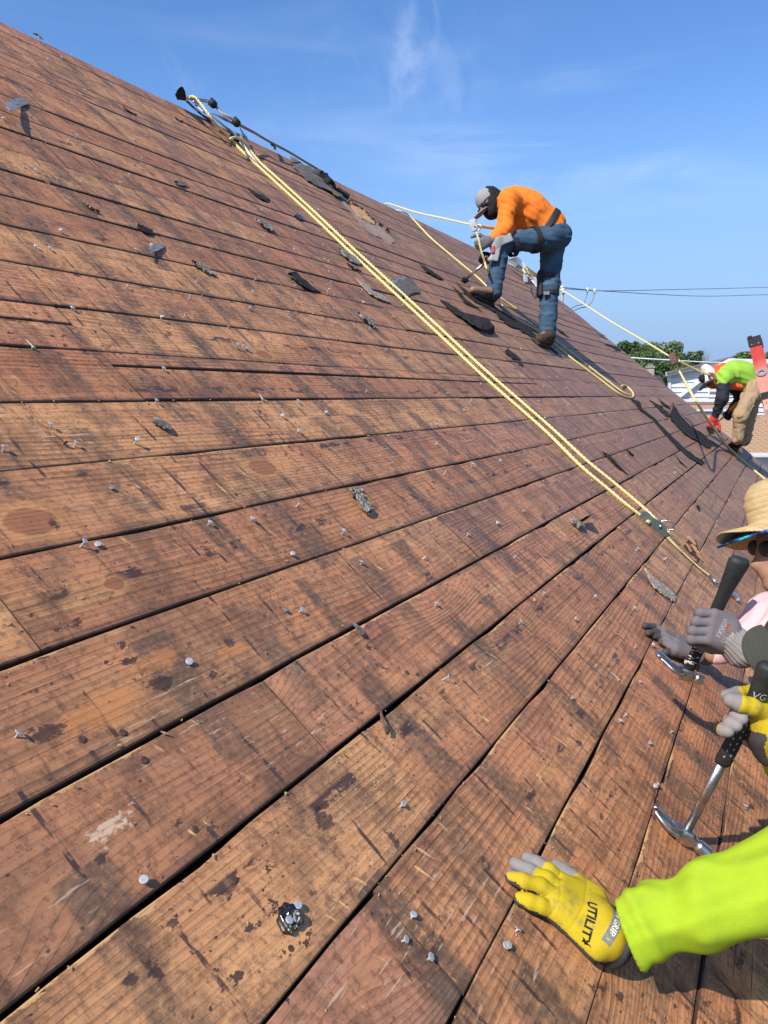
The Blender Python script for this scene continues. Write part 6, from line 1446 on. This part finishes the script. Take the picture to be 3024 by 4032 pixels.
# --- the worker in the straw hat: grey gloves, pale pink shirt
def fingers_fn(chs, rads, palm, pr, extra=(), kf=.004, kp=.02):
    def f(P):
        d = None
        for a, b in palm:
            e = s_cone(P, a, b, pr[0], pr[1]); d = e if d is None else smin(d, e, kp)
        for e in extra: d = smin(d, s_cone(P, *e), .015)
        for c_, r in zip(chs, rads): d = smin(d, chain(P, c_, r, .006), kf)
        return d
    return f
def worker_hat():
    K = lambda x, y, d: at(2300 + x / 2.2113, 2100 + y / 2.2113, d)
    HDc = at(3108, 2137, 2.30); base = RW(2.95, EAVE_V + .12, 0)
    p = thing('person', 'worker in a woven straw hat, pale pink shirt and grey knit gloves', 'person', base)
    hu = (-c_down - c_right * .10 + c_fwd * .20).normalized(); fd = (-c_right + c_down * .02); fd = (fd - hu * fd.dot(hu)).normalized(); MH = axes(hu, fd)
    hc = HDc - hu * .02
    sh = Vector(at(3180, 2420, 2.22)); shR = Vector(at(3150, 2380, 2.45)); el = Vector(at(3075, 2485, 2.08)); wr = K(1330, 985, 2.03)
    el2 = Vector(at(3040, 2500, 2.58)); wr2 = K(1120, 1062, 2.62)
    chst = sh.lerp(shR, .5) - UZ * .10 + c_right * .06; hip = chst - UZ * .32 + c_right * .16 - Vector((0, .12, 0)); knee = RW(3.05, EAVE_V + .08, .07); hipz = hip
    knee2 = RW(3.35, EAVE_V + .12, .07); foot = RW(3.45, EAVE_V - .35, -.02); foot2 = RW(3.75, EAVE_V - .3, -.02)
    piece('body', p, base, [E(hc, MH, (.098, .078, .118)), C(hc + fd * .085 - hu * .012, hc + fd * .112 - hu * .036, .011, .016), E(hc + fd * .088 - hu * .066, MH, (.016, .024, .009)), E(hc + fd * .07 - hu * .10, MH, (.03, .03, .025)), C(hc - hu * .08 - fd * .02, chst + UZ * .12, .058, .065), C(chst + UZ * .1, hip, .12, .12), C(chst + UZ * .08, sh, .08, .055), C(chst + UZ * .08, shR, .08, .055), C(sh, el, .05, .042), C(el, wr, .042, .028), C(shR, el2, .05, .042), C(el2, wr2, .042, .028), C(hip, knee, .10, .07), C(hip, knee2, .10, .07), C(knee, foot, .06, .04), C(knee2, foot2, .06, .04)], .009, M_SKIN, .03)
    piece('shirt', p, base, [C(chst + UZ * .06, hip, .150, .150), C(chst + UZ * .08, sh, .12, .085), C(chst + UZ * .08, shR, .12, .085), C(sh, el, .098, .098), C(el, wr + (el - wr) * .36, .096, .056), C(shR, el2, .085, .075), C(el2, wr2 + (el2 - wr2) * .10, .072, .034)], .007, M_PINK, .045, (13, .0095, 6, wr - el))
    piece('trousers', p, base, [C(hip, knee, .125, .09), C(hip, knee2, .125, .09), C(knee, foot, .085, .065), C(knee2, foot2, .085, .065)], .014, M_DENIM, .04, (8, .008, 2))
    for a, b in ((foot, foot + Vector((.22, -.04, -.05))), (foot2, foot2 + Vector((.22, -.04, -.05)))): piece('boot', p, base, [C(a, b, .05, .045)], .012, M_BOOT, .02)
    # hat
    ht = Matrix.Translation(hc + hu * .100 - base) @ MH.to_4x4()
    wv = NT('woven_straw', .75, 0, .3); co = wv.coords(); x_, y_, z_ = wv.sep(co)[:3]
    r_ = wv.math('SQRT', wv.add(wv.mul(x_, x_), wv.mul(y_, y_))); an = wv.math('ARCTAN2', y_, x_)
    bandv = wv.add(wv.mul(z_, 62.), wv.mul(r_, 44.)); bi = wv.math('FLOOR', bandv); bf = wv.math('FRACT', bandv)
    dirn = wv.add(wv.mul(wv.math('FRACT', wv.mul(bi, .5)), 4.0), -1.0)
    str_ = wv.math('FRACT', wv.add(wv.mul(an, 21.0), wv.mul(wv.mul(bf, dirn), 1.6)))
    rib = wv.math('ABSOLUTE', wv.add(str_, -.5)); seam = wv.math('ABSOLUTE', wv.add(bf, -.5))
    nz = wv.noise(co, 60, 3, .6)
    col = wv.mix(wv.mul(nz, 1.0), (.50, .335, .145), (.74, .56, .29)); col = wv.mix(wv.mul(wv.step(rib, .36, .5), .55), col, (.25, .155, .06)); col = wv.mix(wv.mul(wv.step(seam, .38, .5), .35), col, (.30, .19, .075))
    wv.base(col); wv.bump(wv.add(wv.mul(rib, -1.2), wv.mul(seam, -.9)), .8, .004)
    prof = [(.004, .120), (.045, .117), (.075, .105), (.094, .080), (.101, .045), (.100, .012), (.098, -.012), (.112, -.022), (.150, -.033), (.190, -.050), (.194, -.053), (.190, -.056), (.150, -.039), (.112, -.028), (.094, -.022)]
    V = []; Fc = []; n = 56
    for r, z in prof:
        for k in range(n):
            q = 2 * math.pi * k / n; bend = .020 * math.cos(2 * q) * max(0, (r - .1) / .09)
            V.append((math.cos(q) * r * 1.04, math.sin(q) * r * .94, z + bend + .0015 * math.sin(q * 9 + z * 90)))
    for i in range(len(prof) - 1):
        for k in range(n): k2 = (k + 1) % n; Fc.append((i * n + k, (i + 1) * n + k, (i + 1) * n + k2, i * n + k2))
    Fc.append(tuple(range(n)))
    hat = link('straw_hat', pymesh('straw_hat', V, Fc), wv.m, p, ht, True)
    ln = NT('printed_brim_lining', .7, 0, .3); co = ln.coords(); k1 = ln.noise(co, 26, 2, .5, .6); k2 = ln.noise(co, 44, 2, .5, 1.2)
    ln.base(ln.ramp(ln.add(ln.mul(k1, .6), ln.mul(k2, .4)), [(.36, (.012, .02, .06)), (.44, (.02, .10, .42)), (.51, (.03, .36, .62)), (.56, (.05, .55, .68)), (.62, (.75, .78, .80))], 'CONSTANT'))
    V = []; Fc = []
    for r, z in ((.100, -.032), (.150, -.0435), (.192, -.0600), (.1945, -.058), (.1955, -.053)):
        for k in range(n):
            q = 2 * math.pi * k / n; bend = -.012 * math.cos(2 * q) * max(0, (r - .1) / .09); V.append((math.cos(q) * r * 1.04, math.sin(q) * r * .94, z + bend))
    for i in range(4):
        for k in range(n): k2 = (k + 1) % n; Fc.append((i * n + k, (i + 1) * n + k, (i + 1) * n + k2, i * n + k2))
    link('brim_lining', pymesh('brim_lining', V, Fc), ln.m, hat, None, True)
    gl = piece('sunglasses', p, base, [E(hc + fd * .092 + c_fwd * -.034 + hu * .012, MH, (.012, .034, .024)), E(hc + fd * .092 + c_fwd * .034 + hu * .012, MH, (.012, .034, .024)), C(hc + fd * .085 - c_fwd * .066 + hu * .014, hc - fd * .02 - c_fwd * .082 + hu * .016, .007, .006)], .003, M_BLACKPL, .008)
    piece('hair', p, base, [E(hc - fd * .035 + hu * .0, MH, (.080, .084, .100))], .008, M_BLACKCL, .02)
    # right fist round the hammer
    D = 2.015
    kn = [K(1135, 700, D), K(1118, 778, D), K(1100, 856, D), K(1082, 930, D)]
    pip = [K(1010, 692, D + .004), K(972, 770, D + .004), K(944, 852, D + .004), K(935, 925, D + .004)]
    dip = [K(1000, 715, D + .036), K(968, 795, D + .038), K(945, 872, D + .038), K(940, 940, D + .036)]
    tp = [K(1060, 735, D + .055), K(1040, 812, D + .056), K(1015, 890, D + .056), K(1005, 955, D + .054)]
    wl = [K(1262, 770, D + .014), K(1270, 850, D + .010), K(1258, 925, D + .010), K(1236, 990, D + .014)]
    chs = [[a, b, c_, d] for a, b, c_, d in zip(kn, pip, dip, tp)]
    th = [K(1190, 1000, D + .02), K(1110, 1000, D + .035), K(1040, 985, D + .05), K(985, 960, D + .06)]
    fn = fingers_fn(chs + [th], [[.0125, .0128, .012, .0105]] * 4 + [[.017, .015, .0135, .012]], list(zip(wl, kn)), (.022, .0145), [(K(1240, 880, D + .015), K(1290, 930, D + .015), .040, .036)], .003)
    allp = kn + pip + dip + tp + wl + th
    lo, hi = grow(*inside(*allp), .05)
    g = solid('glove', fn, lo, hi, .0022, [M_GREYGL, M_DKGREYGL], p, base, lambda Cn, nr: ((nr @ np.array(c_fwd)) > .35))
    cuff_mat = NT('ribbed_knit_cuff', .85, 0, .2)
    def cuff(a, b, ra, rb, name='cuff'):
        ax = (Vector(b) - Vector(a)).normalized(); fr_ = axes(ax); X = np.array(fr_.col[0]); Y = np.array(fr_.col[1]); A = np.array(a)
        def f(P):
            q = P - A.astype(np.float32); an_ = np.arctan2(q @ Y.astype(np.float32), q @ X.astype(np.float32)); d = s_cone(P, a, b, ra, rb)
            return d + .0016 * np.cos(an_ * 24)
        lo_, hi_ = grow(*inside(Vector(a), Vector(b)), max(ra, rb) + .01)
        return solid(name, f, lo_, hi_, .003, M_GREYGL2, p, base)
    cuff(K(1255, 905, D + .012), K(1370, 1005, D + .012), .040, .050)
    # print on the back of the glove
    yb = K(1180, 730, D) - K(1130, 900, D); nb = -c_fwd
    lettering('glove_print', 'FXVOR', K(1180, 815, D), K(1215, 740, D) - K(1140, 890, D), nb, .017, M_PRINTG, g, p, .001)
    lay('print_bar', quadmesh([(0, 0, .024, .007)]), K(1222, 818, D), K(1232, 780, D) - K(1210, 850, D), nb, M_PRINTR, g, p, .001)
    lay('print_block', quadmesh([(-.006, 0, .012, .004), (.008, .003, .014, .0035), (.006, -.004, .016, .003)]), K(1245, 900, D), K(1260, 850, D) - K(1215, 940, D), nb, M_PRINTY, g, p, .001)
    lettering('glove_print', 'EN', K(1190, 920, D), K(1200, 890, D) - K(1170, 950, D), nb, .014, M_PRINTG, g, p, .001)
    # other hand flat on the boards
    Q = lambda x, y, w: RP(2300 + x / 2.2113, 2100 + y / 2.2113, w)
    wr_ = [Q(1000, 990, .04), Q(1010, 1030, .045), Q(1000, 1060, .045), Q(985, 1085, .04)]
    k4 = [Q(800, 905, .035), Q(800, 945, .038), Q(795, 985, .036), Q(790, 1020, .030)]
    c4 = [[k4[0], Q(690, 855, .030), Q(610, 818, .022), Q(530, 805, .014)], [k4[1], Q(700, 890, .030), Q(630, 862, .022), Q(556, 868, .014)], [k4[2], Q(720, 930, .026), Q(665, 905, .02), Q(610, 893, .014)], [k4[3], Q(740, 975, .024), Q(705, 960, .018), Q(672, 950, .014)]]
    th2 = [Q(900, 1055, .03), Q(830, 1045, .028), Q(765, 1035, .022), Q(708, 1035, .015)]
    fn2 = fingers_fn(c4 + [th2], [[.0135, .0130, .0125, .0115]] * 4 + [[.018, .0155, .0145, .0125]], list(zip(wr_, k4)), (.021, .0155), [(Q(985, 1040, .042), Q(1060, 1060, .048), .034, .036)], .003)
    lo, hi = grow(*inside(*(sum(c4, []) + th2 + wr_ + [Q(1060, 1060, .048)])), .05)
    g2 = solid('glove', fn2, lo, hi, .0026, [M_GREYGL, M_DKGREYGL], p, base, lambda Cn, nr: (uvw_arr(Cn) < .016) | ((Cn - np.array(Q(640, 880, .02))) @ np.array((Q(560, 840, .02) - Q(640, 880, .02)).normalized()) > 0))
M_GREYGL2 = cloth('grey_knit_cuff', (.26, .235, .225), .15, 600, .85, .4)
worker_hat()

# --- the nearest worker: yellow gloves, lime sleeves, olive cap
def worker_near():
    base = RW(2.05, EAVE_V + .10, 0)
    p = thing('person', 'nearest worker in lime sleeves, yellow gloves and an olive cap', 'person', base)
    G = lambda x, y, w: RP(1900 + x / 1.476, 3000 + y / 1.476, w)
    # left hand flat on the boards
    kn = [G(470, 700, .036), G(462, 745, .040), G(440, 800, .038), G(425, 880, .030)]
    pip = [G(385, 635, .036), G(370, 680, .038), G(335, 722, .036), G(335, 835, .028)]
    dip = [G(315, 592, .026), G(272, 635, .028), G(235, 692, .028), G(270, 812, .022)]
    tip = [G(262, 560, .013), G(190, 590, .013), G(168, 668, .014), G(220, 795, .013)]
    wl = [G(640, 790, .045), G(665, 860, .050), G(672, 950, .050), G(650, 1080, .040)]
    chs = [list(q) for q in zip(kn, pip, dip, tip)]
    th = [G(590, 735, .034), G(520, 680, .030), G(470, 640, .022), G(430, 608, .014)]
    W = G(700, 1010, .045)
    palm = list(zip(wl, kn)) + [(wl[2], G(432, 840, .036))]
    fn = fingers_fn(chs + [th], [[.0142, .0132, .0125, .0112]] * 4 + [[.018, .0155, .0145, .0128]], palm, (.0200, .0148), [(G(650, 930, .045), W, .037, .039), (wl[0], th[1], .02, .015)], .0025, .024)
    lo, hi = grow(*inside(*(kn + pip + dip + tip + wl + th + [W])), .055)
    ft = (G(180, 590, .02) - G(440, 760, .03)).normalized()
    tA = np.array([np.array(t_) for t_ in tip[:2]]); thA = np.array(th[2])
    def pick(Cn, nr):
        pal = (nr @ np.array(NW)) < -.12
        tips = np.zeros(len(Cn), bool)
        for t_ in tip[:2]: tips |= np.linalg.norm(Cn - np.array(t_), axis=1) < .040
        for t_ in tip[2:]: tips |= np.linalg.norm(Cn - np.array(t_), axis=1) < .010
        tips |= np.linalg.norm(Cn - np.array(th[3]), axis=1) < .045
        low = (uvw_arr(Cn) < .014)
        return np.where(tips, 2, np.where(pal | low, 1, 0))
    seam_a = np.array((G(450, 720, .05), G(425, 940, .05)))
    def fn_s(P):
        d = fn(P)
        # stitched seams across the back of the hand
        for a, b in ((G(470, 700, .06), G(425, 950, .05)), (G(600, 730, .06), G(510, 1030, .05))):
            dr = (Vector(b) - Vector(a)).normalized(); nn = dr.cross(NW)
            x = (P - np.array(a, np.float32)) @ np.array(nn, np.float32); d = d + .0012 * np.exp(-(x / .0016) ** 2)
        return d
    g = solid('glove', fn_s, lo, hi, .0021, [M_YELGL, M_DKGREYGL, M_TIPGL], p, base, pick)
    cx = (G(745, 1005, .05) - G(650, 960, .05)).normalized()
    MB().tube([W + cx * .018, W + cx * .030], [.0425, .0415], 24, True, 1.0).obj('glove_cuff', M_STRAP, p, None, True, base)
    nb = NW
    lettering('lettering', 'UTILITY', G(588, 950, .05), G(600, 1040, .05) - G(580, 860, .05), nb, .0185, M_PRINTK, g, p, .0012, .25, .0006, .98)
    MT = plain('grey_label', (.20, .20, .21), .6)
    tag_c = G(698, 978, .05); td = G(686, 1048, .05) - G(712, 908, .05)
    lay('glove_label', quadmesh([(x * .009 - .036, 0, .009, .017) for x in range(9)]), tag_c, td, nb, MT, g, p, .0010)
    lettering('lettering', 'FIRM GRIP', tag_c, td, nb, .0145, M_PRINTW, g, p, .0020, 0, .0003, .92)
    # lime sleeve and the rest of the body
    el = Vector(at(3260, 3425, 1.20)); shL = Vector(at(3480, 3060, 1.40)); shR = Vector(at(3290, 2700, 1.74)); chst = shL.lerp(shR, .5) - UZ * .10 + c_right * .05
    hip = chst - UZ * .34 + c_right * .17 - Vector((0, .10, 0)); knL, knR = RW(2.02, EAVE_V + .10, .06), RW(2.3, EAVE_V + .10, .06); fL, fR = RW(2.5, EAVE_V - .38, .0), RW(2.75, EAVE_V - .36, .0)
    I = lambda x, y, d: at(2800 + x / 4.022, 2500 + y / 4.022, d)
    wrR = I(960, 1700, 1.60); elR = Vector(at(3180, 2985, 1.62)); hd_ = Vector(at(3225, 2590, 1.66))
    hu = (UZ * .75 - c_right * .35 - c_fwd * .2).normalized(); fd = (-c_right * .85 + c_down * .35); fd = (fd - hu * fd.dot(hu)).normalized(); MH = axes(hu, fd)
    wst = W + cx * .03
    piece('body', p, base, [E(hd_, MH, (.098, .078, .118)), C(hd_ + fd * .09, hd_ + fd * .112 - hu * .03, .012, .016), C(hd_ - hu * .08, chst + UZ * .1, .06, .065), C(chst + UZ * .08, hip, .125, .12), C(chst + UZ * .06, shL, .08, .06), C(chst + UZ * .06, shR, .08, .06), C(shL, el, .055, .045), C(el, wst, .045, .028), C(shR, elR, .055, .045), C(elR, wrR, .045, .028), C(hip, knL, .10, .07), C(hip, knR, .10, .07), C(knL, fL, .06, .04), C(knR, fR, .06, .04)], .010, M_SKIN, .035)
    cA = W + cx * .004
    sl_ = lambda a: cA.lerp(el, a)
    up_ = -(c_down)
    def folds(P, d):
        q = (P - np.array(cA, np.float32)); t_ = q @ np.array((el - cA).normalized(), np.float32) / (el - cA).length
        s_ = q @ np.array(NW.cross((el - cA).normalized()).normalized(), np.float32)
        # gathered cuff, then soft diagonal folds that fade up the arm
        d = d + .0040 * np.exp(-((t_ - .16) / .06) ** 2) * np.sin(t_ * 58 + s_ * 30) * 1.0 + .0055 * np.exp(-((t_ - .34) / .25) ** 2) * np.sin(t_ * 22 - s_ * 30 + .6)
        return np.maximum(d, .037 - q @ np.array((el - cA).normalized(), np.float32))
    piece('sleeve', p, base, [C(cA, sl_(.16), .044, .0475), C(sl_(.14), sl_(.5), .047, .058), C(sl_(.5), el, .058, .082), C(el, shL, .088, .098)], .0045, M_LIME, .028, (13.0, .0060, 14, el - cA), None, folds)
    piece('shirt', p, base, [C(chst + UZ * .05, hip, .155, .15), C(chst + UZ * .06, shL, .12, .095), C(chst + UZ * .06, shR, .12, .095), C(shR, elR, .09, .08), C(elR, wrR + (elR - wrR) * .3, .08, .05)], .010, M_LIME, .04, (7, .007, 3))
    piece('trousers', p, base, [C(hip, knL, .125, .09), C(hip, knR, .125, .09), C(knL, fL, .085, .065), C(knR, fR, .085, .065)], .014, M_DENIM, .04, (8, .008, 2))
    for a in (fL, fR): piece('boot', p, base, [C(a, a + Vector((.22, -.05, -.04)), .05, .045)], .012, M_BOOT, .02)
    # olive cap with a curved, stitched bill
    cp = piece('cap', p, base, [E(hd_ + hu * .03, MH, (.116, .098, .11))], .006, M_OLIVE, .02, None, None, lambda P, d: np.maximum(d, -((P - np.array(hd_ + hu * .02, np.float32)) @ np.array(hu, np.float32))))
    bc = Vector(at(3055, 2556, 1.56)); bn = (-c_fwd * .80 + -c_down * .50 - c_right * .15).normalized(); bl = (-c_right + c_down * .18); bl = (bl - bn * bl.dot(bn)).normalized(); bt = bn.cross(bl)
    V = []; Fc = []; n = 24; rings_ = 18
    for s_ in (0, 1):
        for i in range(rings_ + 1):
            r = i / rings_
            for k in range(n + 1):
                q = -math.pi / 2 + math.pi * k / n
                pt = bc + bl * (math.cos(q) * .064 * r) + bt * (math.sin(q) * .062 * (.55 + .45 * r)) - bn * (.016 * (math.sin(q) * r) ** 2 + .003 * s_ - (.0016 if i > 5 and s_ == 0 and i % 3 == 0 else 0))
                V.append(pt)
    N = (rings_ + 1) * (n + 1)
    for i in range(rings_):
        for k in range(n):
            q = (i * (n + 1) + k, (i + 1) * (n + 1) + k, (i + 1) * (n + 1) + k + 1, i * (n + 1) + k + 1); Fc.append(q); Fc.append(tuple(j + N for j in q[::-1]))
    for k in range(n): a = rings_ * (n + 1) + k; Fc.append((a, a + N, a + N + 1, a + 1))
    MB().add(V, Fc).obj('cap_bill', M_OLIVE, cp, None, True, base)
    # right hand round the hammer grip
    D = 1.585
    th = [I(800, 1210, D - .012), I(640, 1140, D - .026), I(470, 1090, D - .030), I(310, 1035, D - .026)]
    ix = [I(820, 1000, D + .055), I(640, 900, D + .035), I(420, 920, D + .012), I(240, 960, D - .004)]
    md = [I(760, 1330, D + .050), I(560, 1240, D + .045), I(400, 1250, D + .010), I(400, 1290, D - .020), I(490, 1330, D - .030)]
    rg = [I(720, 1440, D + .050), I(480, 1400, D + .045), I(310, 1370, D + .010), I(300, 1410, D - .018), I(400, 1440, D - .028)]
    pk = [I(680, 1560, D + .050), I(400, 1530, D + .045), I(210, 1500, D + .012), I(205, 1515, D - .012), I(270, 1530, D - .022)]
    pal = [(I(930, 1300, D + .01), I(760, 1180, D + .01)), (I(960, 1450, D + .02), I(770, 1330, D + .045)), (I(960, 1600, D + .02), I(740, 1440, D + .05)), (I(950, 1750, D + .02), I(700, 1560, D + .05)), (I(900, 1500, D), I(770, 1250, D - .005))]
    chs = [th, ix, md, rg, pk]
    fn3 = fingers_fn(chs, [[.022, .0190, .0175, .0150], [.015, .014, .013, .012]] + [[.0145, .0145, .0140, .0135, .0120]] * 3, pal, (.036, .024), [(I(930, 1560, D + .015), I(1050, 1800, D + .02), .042, .045)], .0025, .03)
    lo, hi = grow(*inside(*(sum(chs, []) + [a for q in pal for a in q] + [I(1050, 1800, D + .02)])), .055)
    ttp = np.array(th[3]); tdir = np.array((th[3] - th[2]).normalized())
    def pick3(Cn, nr):
        tipm = ((Cn - np.array(th[2])) @ tdir > .004) & (np.linalg.norm(Cn - ttp, axis=1) < .055)
        for c_ in (ix, ): tipm |= np.linalg.norm(Cn - np.array(c_[-1]), axis=1) < .032
        dk = np.zeros(len(Cn), bool)
        for c_ in (md, rg, pk): dk |= (np.linalg.norm(Cn - np.array(c_[-1]), axis=1) < .020)
        gus = ((nr @ np.array(-c_right)) > .55) & (((Cn - np.array(I(700, 1500, D))) @ np.array(c_down)) > 0) & (np.linalg.norm(Cn - np.array(I(760, 1600, D)), axis=1) < .09)
        return np.where(tipm, 2, np.where(dk, 2, np.where(gus, 1, 0)))
    solid('glove', fn3, lo, hi, .0024, [M_YELGL, M_DKGREYGL, M_TIPGL], p, base, pick3)
worker_near()
